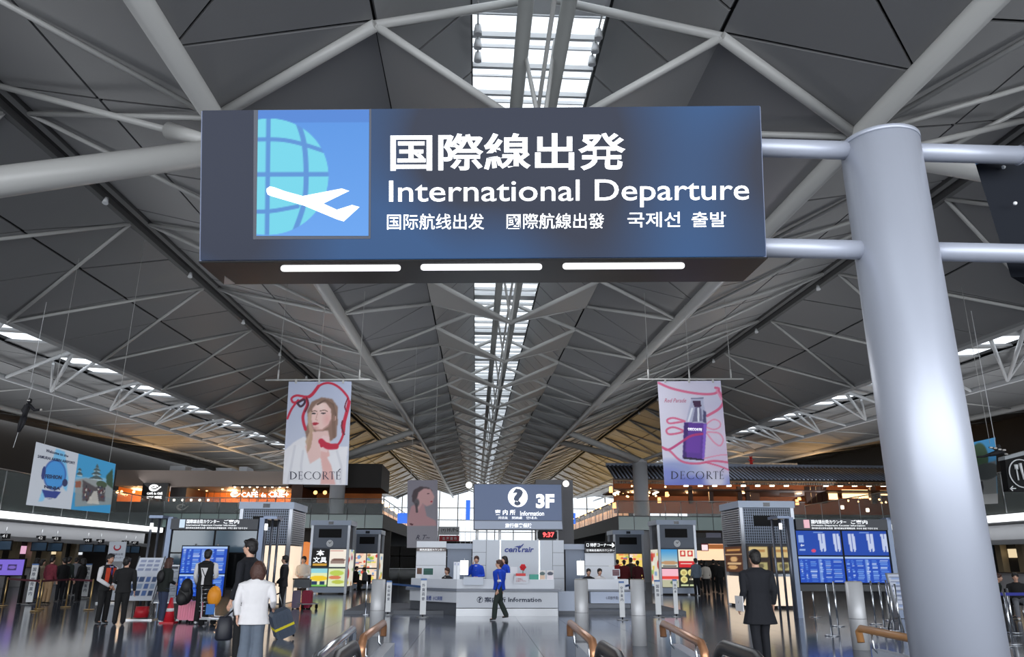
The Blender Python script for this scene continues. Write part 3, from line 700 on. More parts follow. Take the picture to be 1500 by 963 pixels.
# ---------------------------------------------------------------- ground floor under the gallery
g3 = struct(thing('wall_rear_left', '', 'x'), 'shop fronts under the left gallery', 'wall')
MB().box((-46,YM+6,0),(xa,YM+6.3,4)).build('back_wall', mat('shop_back',lin(70,66,64),.6,noise=.2,scale=.4), g3)
g4 = struct(thing('wall_rear_right', '', 'x'), 'shop fronts under the right gallery', 'wall')
MB().box((xb,YM+6,0),(46,YM+6.3,4)).build('back_wall', mat('shop_back',0), g4)
sh = thing('lit_shop', 'bright orange lit shop under the right gallery behind the crowd', 'shop')
pbox(1018,797,1062,821,YM+2,.2,'lit_front',mat('shop_glow',(1,.7,.45),.5,emit=1.,ecol=(1,.66,.42)),sh); pbox(1012,788,1062,797,YM+1.8,.2,'shop_head',mat('shop_head_grey',lin(84,84,92),.5),sh); pbox(1018,781,1034,787.5,YM+1.7,.1,'shop_sign',M_dark,sh); pbox(1034,781,1056,788,YM+1.7,.1,'shop_sign',mat('shop_sign_grey',lin(170,170,190),.5),sh)
pbox(1027.5,796.5,1037.5,807.5,YM+1.7,.08,'emblem_frame',mat('emblem_frame_red',lin(130,50,56),.5),sh); pbox(1028.5,798.5,1036.5,806.5,YM+1.65,.05,'emblem_plate',mat('emblem_plate_pink',(1,.75,.78),.5,emit=.9),sh); pbox(1038,798,1062,804.5,YM+1.7,.08,'awning_band',mat('awning_orange',lin(214,130,70),.5,emit=.35),sh); pbox(1018,797,1027,807,YM+1.72,.08,'dark_bay',M_dark,sh)
so = thing('lit_shop', 'orange round lit shop sign behind the man with the luggage trolley', 'shop')
p = at(447,815,52); MB().ball(p,(.9,.2,.9),14,8).build('round_sign', mat('orange_lit',lin(240,110,40),.5,emit=.6,ecol=(1,.35,.1)), so)
pbox(400,800,470,880,YM+2,.2,'lit_front',mat('cream_glow',(1,.8,.6),.5,emit=.5,ecol=(1,.8,.58)),so)
# blue screens far at both sides of the desk, small stairs glazing
for (x0,y0,x1,y1,lb) in ((582,752,598,767,'blue glowing screen on the far left gallery end'),(682,733,689,762,'narrow bright screen left of the information sign'),(831,752,843,760,'upper blue screen right of the information sign'),(831,761,843,768,'lower blue screen right of the information sign')):
    tag(pbox(x0,y0,x1,y1,58.,.1,'display_screen',mat('blue_screen',lin(40,110,230),.3,emit=.9)), lb, 'screen')
wsg = thing('wall_sign', 'white and red wall sign left of the information sign', 'sign')
pbox(643,772,673,784,50.,.1,'upper_plate',mat('plate_grey',lin(196,196,200),.5),wsg); pbox(643,785,673,793,50.,.1,'lower_plate',mat('plate_red',lin(170,30,44),.5),wsg)
gtext('(+) HUPG',646,774,671,781,49.9,mat('ink',lin(40,40,46),.5),wsg,.01); gtext('北 海 道 市',648,787,669,791.5,49.9,M_white,wsg,.005)
for i,(x0,x1) in enumerate(((673,680),(676,684))):
    pass
pb = thing('stair_core', 'tall dark stair core behind the information sign', 'column')
a_, b_ = at(785,703,31.5), at(839,703,31.5); MB().box((a_.x,31.5,0),(b_.x,32.3,a_.z)).build('core_wall', mat('core_grey',lin(84,84,90),.5), pb)
for x in (674,681,689): pbox(x,752,x+1.6,800,45,.1,'steel_post',M_rail,pb)
# ---------------------------------------------------------------- kiosks
M_kf = mat('kiosk_grey', lin(96,104,118), .4, metal=.2); M_kl = mat('kiosk_blue_white', lin(176,190,212), .35); M_ks = mat('kiosk_steel', lin(172,176,184), .3, metal=.5)
def ad_paint(seed, bg=(240,236,220)):
    r = random.Random(seed); p = Paint(22, 26, bg)
    cols = [(240,220,90),(230,90,70),(150,190,90),(250,200,180),(120,160,210),(200,60,60),(250,250,240),(180,130,80)]
    for i in range(12):
        c = r.choice(cols); x, y = r.random(), r.random()
        if i % 2: p.ell(x, y, r.uniform(.08,.2), r.uniform(.05,.14), c, .9)
        else: p.rect(x-.2, y-.04, x+.2, y+.05, c, .8)
    return p
def kiosk(xl, xr, Y, ytop, depth, label, kind, ads):
    a = at(xl, ytop, Y); b = at(xr, ytop, Y); zt = a.z; W = b.x-a.x
    k = thing('kiosk_tower', label, 'kiosk', (a.x, Y, 0), 0)
    e = .12
    MB().box((e,.1,0.1),(W-e,depth-.1,zt-.1)).build('core', mat('kiosk_core',lin(74,80,92),.5), k)
    for x, y in ((0,0),(W-e,0),(0,depth-e),(W-e,depth-e)): MB().box((x,y,0),(x+e,y+e,zt-.22)).build('corner_post', M_ks, k)
    MB().box((-.04,-.04,zt-.24),(W+.04,depth+.04,zt)).build('top_cap', M_kl, k)
    MB().box((W/2-.12,-.05,zt-.2),(W/2+.12,-.04,zt-.06)).build('camera_box', mat('dark_glass',lin(40,46,60),.2), k)
    hz = zt*.44 if kind == 1 else zt*.34
    g = MB(); n = 22
    for i in range(n): x = e+(W-2*e)*(i+.5)/n; g.box((x-.008,.03,zt*.60),(x+.008,.05,zt-.26))
    for i in range(14): z = zt*.60+(zt*.40-.28)*i/13; g.box((e,.03,z-.008),(W-e,.05,z+.008))
    if kind == 1:
        stuff(g.build('grille', M_kl, k))
        for sx in (0, W):
            for i in range(16): z = zt*.60+(zt*.40-.32)*i/15; MB().box((sx-.015 if sx else -.015,e,z-.02),(sx+.015,depth-e,z+.03)).build('louvre', M_ks, k)
        MB().box((W*.25,.02,zt*.76),(W*.75,.06,zt*.86)).build('display', M_black, k)
        gm = mat('kiosk_glow',(1,.84,.66),.5,emit=.75,ecol=(1,.8,.6))
        if ads == 'left':
            MB().box((e+.05,.04,.15),(W-e-.05,.09,zt*.58)).build('glow_panel', gm, k); MB().box((W-.09,e,.15),(W-.04,depth-e,zt*.58)).build('glow_panel', gm, k)
        else:
            MB().box((e+.02,.03,.1),(W-e,.08,zt*.29)).build('glow_panel', gm, k); MB().box((.03,e,.1),(.09,depth-e,zt*.29)).build('glow_panel', gm, k)
            MB().box((0.02,.02,zt*.29),(W-.02,.12,zt*.315)).build('shelf', M_ks, k)
            for i in range(2):
                x0 = e+.05+i*(W-2*e)/2
                pp_ = Paint(18,20,(70,56,44)); pp_.rect(.1,.05,.9,.4,(240,214,150)); pp_.rect(.2,.12,.8,.2,(200,150,90)); pp_.rect(.05,.45,.95,.55,(60,50,46)); pp_.rect(.2,.62,.85,.92,(200,190,130)); pp_.ell(.5,.76,.2,.1,(120,110,80))
                print_panel('product_window', [(x0,.025,zt*.57),(x0+(W-2*e)/2-.08,.025,zt*.57),(x0+(W-2*e)/2-.08,.025,zt*.33),(x0,.025,zt*.33)], 18, 20, pp_.I, .7, k)
            pp_ = Paint(14,26,(92,54,32)); pp_.rect(0,.3,1,.34,(230,190,140)); pp_.rect(.1,.65,.9,.7,(240,200,150)); pp_.ell(.5,.5,.2,.1,(240,190,130)); pp_.ell(.4,.82,.25,.08,(230,180,120)); pp_.rect(.1,.1,.9,.16,(220,160,90))
            print_panel('side_window', [(.015,depth-e,zt*.57),(.015,e,zt*.57),(.015,e,zt*.33),(.015,depth-e,zt*.33)], 14, 26, pp_.I, .7, k)
    else:
        MB().box((W*.2,.02,zt*.76),(W*.78,.07,zt*.88)).build('display', M_black, k)
        MB().box((e,.04,zt*.62),(W-e,.08,zt-.25)).build('upper_panel', M_kf, k)
        if kind == 2:
            c = MB().tube([(W/2,.0,zt*.68),(W/2,.05,zt*.68)],.17,20).build('clock_face', mat('clock_white',(.85,.87,.9),.4), k)
            MB().tube([(W/2,-.01,zt*.68),(W/2-.06,-.01,zt*.68+.08)],.012,4).build('clock_hand', M_black, c); MB().tube([(W/2,-.01,zt*.68),(W/2+.08,-.01,zt*.68+.1)],.01,4).build('clock_hand', M_black, c)
        ww = (W-2*e-.09)/2; z1, z0 = zt*.60, zt*.10; hh = (z1-z0-.08)/2
        for i in range(2):
            for j in range(2):
                x0 = e+.02+i*(ww+.06); zz = z1-j*(hh+.08)
                P = ads(i, j)
                if P is not None: print_panel('advert_panel', [(x0,.03,zz),(x0+ww,.03,zz),(x0+ww,.03,zz-hh),(x0,.03,zz-hh)], P.nx, P.ny, P.I, .95, k)
                if ads is adsL and (i,j) == (0,0):
                    text_mesh('本', [(x0+.25*ww,.02,zz-.03),(x0+.75*ww,.02,zz-.03),(x0+.75*ww,.02,zz-.38*hh),(x0+.25*ww,.02,zz-.38*hh)], M_let, parent=k, bold=.02); text_mesh('文具', [(x0+.08*ww,.02,zz-.43*hh),(x0+.92*ww,.02,zz-.43*hh),(x0+.92*ww,.02,zz-.78*hh),(x0+.08*ww,.02,zz-.78*hh)], M_let, parent=k, bold=.02)
        sx = W-.03 if xl < 700 else .03; dx = .02 if xl < 700 else -.02
        q = [(sx+dx,e,z1),(sx+dx,depth-e,z1),(sx+dx,depth-e,z0),(sx+dx,e,z0)]
        if xl > 700: q = [q[1],q[0],q[3],q[2]]
        P = ad_paint(xl); print_panel('side_advert', q, P.nx, P.ny, P.I, .8, k)
        MB().box((e,.02,.06),(W-e,.06,zt*.09)).build('base_panel', M_kl, k)
    if kind != 3: area('kiosk_fill', (a.x+W/2, Y+depth/2, zt+.06), (R(180),0,0), 1.5, 1.5, 190, (.95,.97,1))  # invented fill on the kiosk top, throwing light onto the ceiling panels
    return k
def adsL(i, j):
    if (i,j) == (0,0): p = Paint(20,24,(22,22,20)); p.rect(.08,.82,.92,.94,(210,160,60)); return p
    if (i,j) == (1,0): p = Paint(20,24,(250,240,226)); p.rect(.05,.05,.8,.12,(200,110,100)); p.ell(.55,.6,.4,.08,(120,90,80)); p.rect(.1,.66,.95,.8,(150,130,120)); p.rect(0,.85,1,1,(235,240,225)); return p
    if (i,j) == (0,1): p = Paint(20,26,(232,240,190)); p.rect(0,0,1,.25,(150,215,225)); p.ell(.5,.55,.5,.14,(245,205,40)); p.rect(.1,.72,.42,.9,(40,60,96)); p.rect(.56,.72,.88,.9,(40,60,96)); p.rect(0,.92,1,1,(120,190,90)); return p
    p = Paint(20,26,(226,236,190)); p.ell(.5,.25,.4,.14,(190,210,90)); p.ell(.4,.5,.35,.1,(220,130,90)); p.ell(.6,.75,.35,.1,(190,200,80)); return p
def adsL3(i, j): return ad_paint(20+i*2+j, (250,226,200))
def adsR(i, j):
    if i == 0:
        if j == 0: p = Paint(20,24,(180,220,240)); p.vgrad((60,150,215),(230,225,200)); p.ell(.5,.75,.5,.1,(190,150,110)); p.rect(.1,.9,.9,.96,(90,90,90)); return p
        p = Paint(20,24,(250,190,205)); p.rect(0,.4,1,.55,(230,70,60)); p.rect(0,.62,1,1,(190,190,160)); p.ell(.7,.75,.2,.1,(80,110,80)); return p
    if j == 0: p = Paint(24,24,(250,238,214)); p.rect(.12,.06,.42,.4,(210,50,46)); p.rect(.55,.06,.88,.4,(210,50,46)); p.ell(.27,.22,.09,.1,(250,238,214)); p.ell(.72,.22,.09,.1,(250,238,214)); p.rect(0,.66,1,1,(214,44,50)); p.rect(.1,.76,.8,.82,(250,220,210)); return p
    p = Paint(24,24,(40,42,34)); 
    for x,y in ((.27,.2),(.73,.2),(.27,.58)): p.ell(x,y,.2,.17,(236,226,150)); p.ell(x,y,.12,.1,(200,180,110))
    p.rect(.6,.52,.9,.6,(230,226,200)); p.rect(.08,.85,.5,.95,(210,220,170)); p.rect(.6,.85,.92,.95,(210,220,170)); return p
def adsR3(i, j):
    p = ad_paint(40+i*2+j, (250,216,120)); return p
kiosk(353,430,28.,735.5,2.2,'large kiosk tower with grille top left of the hall by the departure board',1,'left')
kiosk(457,514,39.6,762.5,1.9,'kiosk tower with clock and bookshop adverts left of the information desk',2,adsL)
kiosk(520,558,45.5,776.5,2.0,'rear kiosk tower with food adverts nearest the desk on the left',3,adsL3)
kiosk(962,1018,39.6,762,1.9,'kiosk tower with clock and red and black adverts right of the desk',2,adsR)
kiosk(898,942,45.5,777,2.0,'rear kiosk tower with yellow advert nearest the desk on the right',3,adsR3)
kiosk(1082,1161,28.,734,2.2,'large kiosk tower with grille top beside the man in the long black coat',1,'right')
# ---------------------------------------------------------------- departure boards
M_bf = mat('board_frame', lin(112,124,146), .35, metal=.4); M_pole = mat('dark_steel_pole', lin(96,100,110), .3, metal=.6); M_screenoff = mat('screen_off', lin(74,96,112), .12, spec=.7)
def flights(seed, nx=60, ny=34, top=True):
    r = random.Random(seed); p = Paint(nx, ny, (8,72,188))
    if top: p.rect(0,0,1,.07,(170,200,245))
    for j in range(12):
        y = .12+j*.072
        for (x0,x1) in ((.02,.1),(.13,.2),(.24,.4),(.46,.54),(.58,.72),(.76,.96)):
            if r.random() < .85: p.rect(x0+r.uniform(0,.02), y, x1-r.uniform(0,.03), y+.04, r.choice([(120,165,240),(150,190,250),(90,140,230),(210,225,255)]), .8)
    p.rect(.44,.1,.5,.98,(200,214,250),.5)
    return p
def airport_map(seed, nx=60, ny=30):
    p = Paint(nx, ny, (0,66,172)); 
    for x in (.18,.6,.92) if seed else (.55,.88):
        for d in (-.055,.02): p.poly([(x+d,.12),(x+d+.065,.12),(x+d+.075,.72),(x+d+.06,.86),(x+d+.03,.86),(x+d+.012,.72)], (196,208,240))
    if not seed: p.rect(.05,.2,.16,.48,(150,180,235)); p.poly([(.07,.6),(.11,.52),(.11,.57),(.16,.57),(.16,.63),(.11,.63),(.11,.68)],(230,240,255)); p.ell(.36,.82,.05,.06,(220,70,110)); p.rect(.04,.74,.18,.82,(150,180,235))
    p.rect(.4,.04,.6,.07,(120,160,230)); return p
def board(xl, xr, yh0, yh1, Y, label, right):
    b = thing('departure_board', label, 'board', (at(xl,800,Y).x, Y, 0))
    o = b.location.copy()
    def q(x0,y0,x1,y1,dY=-.0):
        u = [at(x0,y0,Y+dY)-o, at(x1,y0,Y+dY)-o, at(x1,y1,Y+dY)-o, at(x0,y1,Y+dY)-o]
        xa_, xb_, zt_, zb_ = (u[0].x+u[3].x)/2, (u[1].x+u[2].x)/2, u[0].z, u[2].z
        return [Vector((xa_,dY,zt_)),Vector((xb_,dY,zt_)),Vector((xb_,dY,zb_)),Vector((xa_,dY,zb_))]
    hd = q(xl,yh0,xr,yh1,-.12); MB().box((hd[0].x,-.12,hd[2].z),(hd[1].x,.25,hd[0].z)).build('header', mat('header_navy',lin(30,36,48),.4), b)
    W = hd[1].x
    for x in (-.18, W-.0): MB().box((x+.02,-.05,.0),(x+.16,.3,hd[0].z+.05)).build('frame_post', M_bf, b)
    MB().box((-.1,.05,.75),(W+.1,.2,hd[2].z)).build('backing', mat('board_backing',lin(30,34,40),.4), b)
    dy = -.14
    T = lambda t, x0, x1, za, zb, bold: text_mesh(t, [(x0,dy,za),(x1,dy,za),(x1,dy,zb),(x0,dy,zb)], M_let, parent=b, bold=bold, lift=.004)
    H = hd[0].z-hd[2].z; z = hd[0].z
    MB().box((W*.09,dy,z-H*.85),(W*.15,dy+.02,z-H*.08)).build('header_symbol', mat('symbol_pink' if right else 'symbol_white', lin(232,180,190) if right else lin(205,222,236), .5, emit=.4), b)
    T('国内線出発カウンター' if right else '国際線出発カウンター', W*.17, W*.55, z-H*.08, z-H*.45, .015); T('ご案内', W*.6, W*.78, z-H*.08, z-H*.45, .015)
    T('Domestic Departure Counter Information' if right else 'International Departure Counter Information', W*.17, W*.75, z-H*.52, z-H*.72, .006)
    T('国内航线出发柜台指南  國內航線出發櫃檯指南  국내선 출발 카운터 안내' if right else '国际航线出发柜台指南  國際航線出發櫃檯指南  국제선 출발 카운터 안내', W*.17, W*.88, z-H*.78, z-H*.95, .004)
    zs1 = hd[2].z-.03
    if right:
        zm = at(1235,815,Y).z; zb = at(1235,854,Y).z
        for i in range(2):
            x0, x1 = W*(.0+.5*i)+.03, W*(.5+.5*i)-.03
            p = airport_map(i); print_panel('screen', [(x0,-.02,zs1),(x1,-.02,zs1),(x1,-.02,zm+.02),(x0,-.02,zm+.02)], p.nx, p.ny, p.I, .9, b, .2)
            p = flights(i+5); print_panel('screen', [(x0,-.02,zm-.02),(x1,-.02,zm-.02),(x1,-.02,zb),(x0,-.02,zb)], p.nx, p.ny, p.I, .9, b, .2)
        MB().box((0,-.01,zb-.05),(W,.05,zs1+.02)).build('bezel', M_black, b)
    else:
        zm = at(1235,814,Y).z; zb = .85
        for i in range(2):
            x0, x1 = W*(.5*i)+.03, W*(.5+.5*i)-.03
            MB().box((x0,-.02,zm),(x1,.04,zs1)).build('screen', M_screenoff if True else 0, b)
            MB().box((x0,-.02,zb),(x1,.04,zm-.04)).build('screen', M_screenoff if i == 0 else mat('screen_black',(.006,.007,.008),.15), b)
        MB().box((0,0,zb-.05),(W,.05,zs1+.02)).build('bezel', M_black, b)
    # dark leaning poles on both sides
    for x0 in (-.56, W+.24):
        for i in range(3):
            MB().tube([(x0+i*.13, -.2+.25*(2-i if right else i), 0), (x0+i*.13, -.2+.25*(2-i if right else i), hd[0].z+.1)], .038, 8).build('pole', M_pole, b)
        MB().box((x0-.05,-.3,hd[0].z+.0),(x0+.34,.5,hd[0].z+.08)).build('pole_cap', M_bf, b)
        MB().box((x0+.0,-.28,hd[0].z-.32),(x0+.08,-.24,hd[0].z-.14)).build('pole_lamp', M_lightstrip, b)
    return b
board(250,378,760,776.5,23.5,'departure board on the left with large blank grey screens and navy header',False)
board(1166,1300,760.5,777,23.5,'departure board on the right with four glowing blue screens',True)
# free-standing pair of flight monitors in front of the left board
fm = thing('flight_monitor_stand', 'two stacked glowing blue flight monitors on a stand before the left board', 'monitor', (at(296,840,22.5).x,22.5,0))
hw = (at(330,820,22.5).x-at(264,820,22.5).x)/2
for (y0,y1,sd) in ((801,840.5,1),(842,874,2)):
    z1_, z0_ = at(296,y0,22.5).z, at(296,y1,22.5).z
    MB().box((-hw-.03,.02,z0_-.02),(hw+.03,.1,z1_+.03)).build('monitor_case', M_black, fm)
    p = flights(sd+20,54,32); print_panel('screen', [(-hw,.01,z1_),(hw,.01,z1_),(hw,.01,z0_),(-hw,.01,z0_)], p.nx, p.ny, p.I, .95, fm, .2)
for x in (-.3,.3): MB().tube([(x,.12,0),(x,.12,2.)],.03,8).build('stand_leg', M_rail, fm)
MB().box((-.5,-.15,0),(.5,.4,.03)).build('stand_base', M_rail, fm)
# ---------------------------------------------------------------- information desk
M_dw = mat('desk_white', lin(214,218,226), .3); M_dg = mat('desk_grey', lin(150,160,178), .35); M_steelp = mat('plinth_steel', lin(160,162,166), .3, metal=.7); M_ledge = mat('ledge_grey', lin(120,126,138), .3)
M_ink = mat('navy_ink', lin(44,54,80), .5); M_blueink = mat('blue_ink', lin(30,70,160), .5)
YD = 24.2
def wx(px, Y, py=860): return at(px, py, Y).x
def wz(py, Y, px=745): return at(px, py, Y).z
desk = thing('information_desk', 'white information counter with angled left wing and steel plinth', 'counter')
x0, x1 = wx(669,YD), wx(817,YD); zl1, zl0 = wz(863,YD), wz(867,YD); zp = wz(892,YD); xw = wx(601,YD+1.6)
def run(pts, z0, z1, out, name, m, dpt=.5):   # wall following plan points (x,y), pushed out towards the viewer
    mb = MB()
    q = [Vector((x, y-out, 0)) for x, y in pts]
    for a, b in zip(q, q[1:]):
        mb.prism([a+Vector((0,0,z0)), b+Vector((0,0,z0)), b+Vector((0,0,z1)), a+Vector((0,0,z1))], (0,dpt+out,0))
    return fixn(mb.build(name, m, desk))
front = [(x0,YD),(x1,YD)]; wing = [(xw,YD+1.5),(x0,YD)]; ret = [(x1,YD),(x1+.02,YD+2.5)]
run(front, 0, zp, 0, 'plinth', M_steelp); run(wing, 0, zp+.22, -.35, 'plinth', mat('plinth_dark',lin(90,94,102),.4))
run(front, zp+.02, zl0, .0, 'front_panel', M_dw); run(wing, zp+.16, zl0, 0, 'front_panel', M_dw)
run([(xw-.12,YD+1.45),(x0,YD)], zl0, zl1, .14, 'ledge', M_ledge); run([(x0,YD),(x1+.1,YD)], zl0, zl1, .14, 'ledge', M_ledge)
zc = wz(849.5,YD); run([(xw+.02,YD+1.6),(x0,YD+.1)], zl1, zc, 0, 'upper_counter', M_dw, .3); run([(x0,YD+.1),(x1-.1,YD+.1)], zl1, zc, 0, 'upper_counter', M_dw, .3)
def dtext(t, x0_, y0_, x1_, y1_, Y, m=M_ink, b=.015, parent=desk, rise=0., keep=False): return gtext(t, x0_, y0_, x1_, y1_, Y, m, parent, b, keep, rise)
dtext('Information', 744.5, 875.5, 793, 882.5, YD-.01, b=.02)
dtext('案内所', 709.5, 875, 741, 883, YD-.01, b=.02)
c = at(703,879,YD-.012); ringp = [(c.x+.085*math.cos(t), c.y, c.z+.085*math.sin(t)) for t in np.linspace(0,2*math.pi,21)]
MB().tube(ringp,.007,5,cap=False).build('question_ring', M_ink, desk); dtext('?', 700.5,875,705.5,883,YD-.012,b=.02)
qa = at(625,875,YD+.8-.02); 
def wingt(t, xa_, xb_, ya, yb, m):
    P0 = Vector((x0,YD,0)); nn = Vector((x0-xw, -1.5, 0)).normalized(); nn = Vector((-(YD-(YD+1.5)), (x0-xw)*-1, 0)).normalized()
    nn = Vector(((YD-(YD+1.5)), -(x0-xw), 0)).normalized()
    text_mesh(t, PQ(xa_,ya,xb_,yb,P0+nn*.012,nn), m, parent=desk, bold=.01)
wingt('両替', 624, 632, 873, 880, M_blueink); wingt('小口両替', 634, 648, 874, 880, M_blueink)
bwl = struct(thing('wall_desk', '', 'x'), 'white partition walls behind the information desk', 'wall')
YB = 29.5
zt_ = wz(791.5,YB)
def wbox(xa_, xb_, ya, yb, Y, d, nm, m, par): 
    MB().box((wx(xa_,Y),Y,max(0,wz(yb,Y))),(wx(xb_,Y),Y+d,wz(ya,Y))).build(nm, m, par)
for (a_, b_) in ((691,711.5),(711.5,731.8),(733,789.5),(791,810),(810,827)):
    for (y0_, y1_) in ((791.5,809.5),(810,828.5),(829,847.5),(848,890)):
        wbox(a_+.25,b_-.25,y0_ if a_ not in (733,711.5,791) else 791.5,y1_ if a_ not in (733,711.5,791) else 890,YB,.1,'wall_panel',mat('wall_panel_white',lin(196,202,212),.35),bwl) if (a_ not in (733,711.5,791) or y0_ == 791.5) else None
wbox(691,827,792,890,YB+.12,.2,'wall_core',mat('wall_core',lin(90,96,106),.5),bwl)
for xx in (732.3, 790.2): wbox(xx-.5,xx+.7,792,860,YB-.01,.05,'light_strip',mat('desk_light',(1,1,.96),.5,emit=2.2),bwl)
wbox(608,652,794,803,YB,.2,'wall_head',M_dw,bwl); wbox(608,652,808,829,YB,.2,'wall_panel',M_dw,bwl); wbox(608,652,829.4,890,YB,.2,'wall_panel',M_dw,bwl)
wbox(608,652,803.5,808.5,YB-.05,.1,'sign_strip',mat('strip_brown',lin(110,100,98),.4),bwl); dtext('関西風国旅カウンター',615,804.3,651,807.5,YB-.07,M_let,parent=bwl,b=.0)
wbox(652,691,797,805,YB+.1,.2,'door_head',M_dg,bwl); wbox(654,690,805.5,890,YB+.2,.1,'door_leaf',mat('door_grey',lin(110,122,142),.35),bwl)
wbox(827,859,797,805,YB+.1,.2,'door_head',M_dg,bwl); wbox(829,857,805.5,890,YB+.2,.1,'door_leaf',mat('door_grey',0),bwl)
wbox(858,901,810,829,YB,.2,'wall_panel',M_dw,bwl); wbox(858,901,829.4,890,YB,.2,'wall_panel',M_dw,bwl)
ds = thing('direction_sign', 'black direction sign with white right arrow above the right counter', 'sign')
pbox(857,794,901,803.5,YB-.1,.12,'sign_board',M_black,ds); gtext('□ 待機コーナー',859,796,893,801.5,YB-.12,M_let,ds,.01); gtext('→',893,795.5,900,802.5,YB-.12,M_let,ds,.03)
pbox(857,804,901,809,YB-.1,.1,'sign_board',mat('strip_dark',lin(50,48,50),.4),ds); gtext('空港総合案内カウンター',859,805,900,808.3,YB-.12,M_let,ds,.0)
# centrair logo on the back wall
for i, ch in enumerate(('cen','t','rair')):
    xs = {0:(739,757.5),1:(758.2,763.5),2:(764,782)}[i]
    q = [at(xs[0],799 if i == 1 else 803.5,YB-.02), at(xs[1],799 if i == 1 else 803.5,YB-.02), at(xs[1],809.5,YB-.02), at(xs[0],809.5,YB-.02)]
    if i == 2: q[0], q[1] = at(xs[0],801.8,YB-.02), at(xs[1],801.8,YB-.02)
    text_mesh(ch, q, mat('logo_blue',lin(34,56,140),.4), parent=bwl, bold=.03, shear=.2, res=3)
fixn(MB().prism([at(*p_,YB-.03) for p_ in ((753,802.2),(757,800.4),(763,799.8),(766.5,797),(767.5,797),(765,801),(760,802.2))],(0,.01,0)).build('logo_swoosh', mat('logo_blue',0), bwl))
# low blocks right of the desk, right counter
lw = tag(MB().box((wx(818,YD+.8),YD+.8,0),(wx(845,YD+.8),YD+1.2,wz(867,YD+.8))).build('partition', mat('partition_blue_white',lin(176,186,204),.4)), 'low pale partition block at the right end of the information desk', 'partition')
rc = thing('counter', 'white service counter with blank blue-white panel right of the information desk', 'counter')
Yr = 26.2
MB().box((wx(845,Yr),Yr,wz(864,Yr)),(wx(921,Yr),Yr+.5,wz(848.5,Yr))).build('upper_counter', M_dw, rc); MB().box((wx(861,Yr),Yr-.12,wz(866,Yr)),(wx(926,Yr),Yr+.5,wz(863.5,Yr))).build('ledge', M_ledge, rc)
MB().box((wx(865,Yr),Yr,wz(884,Yr)),(wx(926,Yr),Yr+.4,wz(867,Yr))).build('front_panel', mat('panel_blue_white',lin(196,208,232),.3), rc); MB().box((wx(847,Yr),Yr+.25,0),(wx(924,Yr),Yr+.6,wz(885,Yr))).build('plinth', M_ledge, rc)
gtext('㊉両替(外貨)',887,874,906,879.5,Yr-.01,M_ink,rc,.0)
# items on the desk
zc_ = zc
def tlamp(px, y0_, y1_, Y, zb, label):
    p = at(px,(y0_+y1_)/2,Y); t = thing('table_lamp', label, 'lamp', (p.x,Y,zb)); h0, h1 = at(px,y1_,Y).z-zb, at(px,y0_,Y).z-zb
    MB().tube([(0,0,h0),(0,0,h1)],[.125,.125],20).build('lamp_shade', mat('lamp_shade',(1,.99,.94),.6,emit=1.25), t); MB().tube([(0,0,0),(0,0,h1+.06)],.012,6).build('lamp_stem', M_rail, t); MB().tube([(0,0,0),(0,0,.02)],.07,12).build('lamp_base', M_rail, t)
tlamp(680,821.5,842.5,YD+.25,zc_,'white cylinder table lamp on the information desk left of the staff woman'); 
pf = struct(MB().box((-4.,24.95,0),(6.6,29.4,.1)).build('trim_2', mat('platform_grey',lin(90,94,102),.5)), 'low raised platform behind the information desk', 'platform')
tlamp(850.5,822,843,Yr-.0+.2,wz(848.5,Yr),'white cylinder table lamp on the right service counter')
cx_ = thing('card_stand', 'white upright card stand with blue printing beside the left table lamp', 'stand')
p = at(668,835,YD+.4)
for i in range(2):
    xa_ = wx(663.8+i*4.8,YD+.3); MB().box((xa_,YD+.3,zc_),(xa_+.09,YD+.34,wz(824,YD+.3))).build('card', M_dw, cx_)
    q = [Vector((xa_+.02,YD+.29,wz(825.5,YD+.3))),Vector((xa_+.07,YD+.29,wz(825.5,YD+.3))),Vector((xa_+.07,YD+.29,wz(829,YD+.3))),Vector((xa_+.02,YD+.29,wz(829,YD+.3)))]
    text_mesh('両替'[i], q, M_blueink, parent=cx_)
def dmon(px0,py0,px1,py1,Y,zb,label,img,tilt=0):
    t = thing('computer_monitor', label, 'monitor'); z1_, z0_ = at(px0,py0,Y).z, at(px0,py1,Y).z; a_, b_ = at(px0,py0,Y).x, at(px1,py0,Y).x
    MB().box((a_-.02,Y,z0_-.02),(b_+.02,Y+.06,z1_+.02)).build('bezel', M_dw, t); P = Paint(8,8,img); P.rect(.1,.2,.9,.3,[min(255,c+30) for c in img])
    print_panel('screen',[(a_,Y-.005,z1_),(b_,Y-.005,z1_),(b_,Y-.005,z0_),(a_,Y-.005,z0_)],8,8,P.I,.35,t)
    MB().box(((a_+b_)/2-.05,Y+.01,zb),((a_+b_)/2+.05,Y+.05,z0_)).build('stand', M_dw, t)
dmon(620.5,833,634.5,842.5,YD+1.4,zc_,'monitor with green screen on the left wing of the desk',(40,110,96)); dmon(611,832.5,618,841.5,YD+1.7,zc_,'small monitor with brown screen at the left end of the desk',(130,90,64))
dmon(897,835,907,844,Yr+.3,wz(848.5,Yr),'small pink framed monitor on the right service counter',(150,110,120))
def boxt(name, px0,py0,px1,py1,Y,d,m,label,cat,zb=None):
    a_, b_ = at(px0,py1,Y), at(px1,py0,Y); o = MB().box((a_.x,Y,zb if zb is not None else a_.z),(b_.x,Y+d,b_.z)).build(name, m); return tag(o,label,cat)
bx_ = boxt('notice_card',753,844.5,773.5,855.5,YD-.0-.04,.02,M_dw,'white notice card with red writing hanging on the desk front','card',)
gtext('ご自由に\nお取り下さい',756,847,771,853,YD-.05,mat('red_ink',lin(180,40,50),.5),bx_,.0)
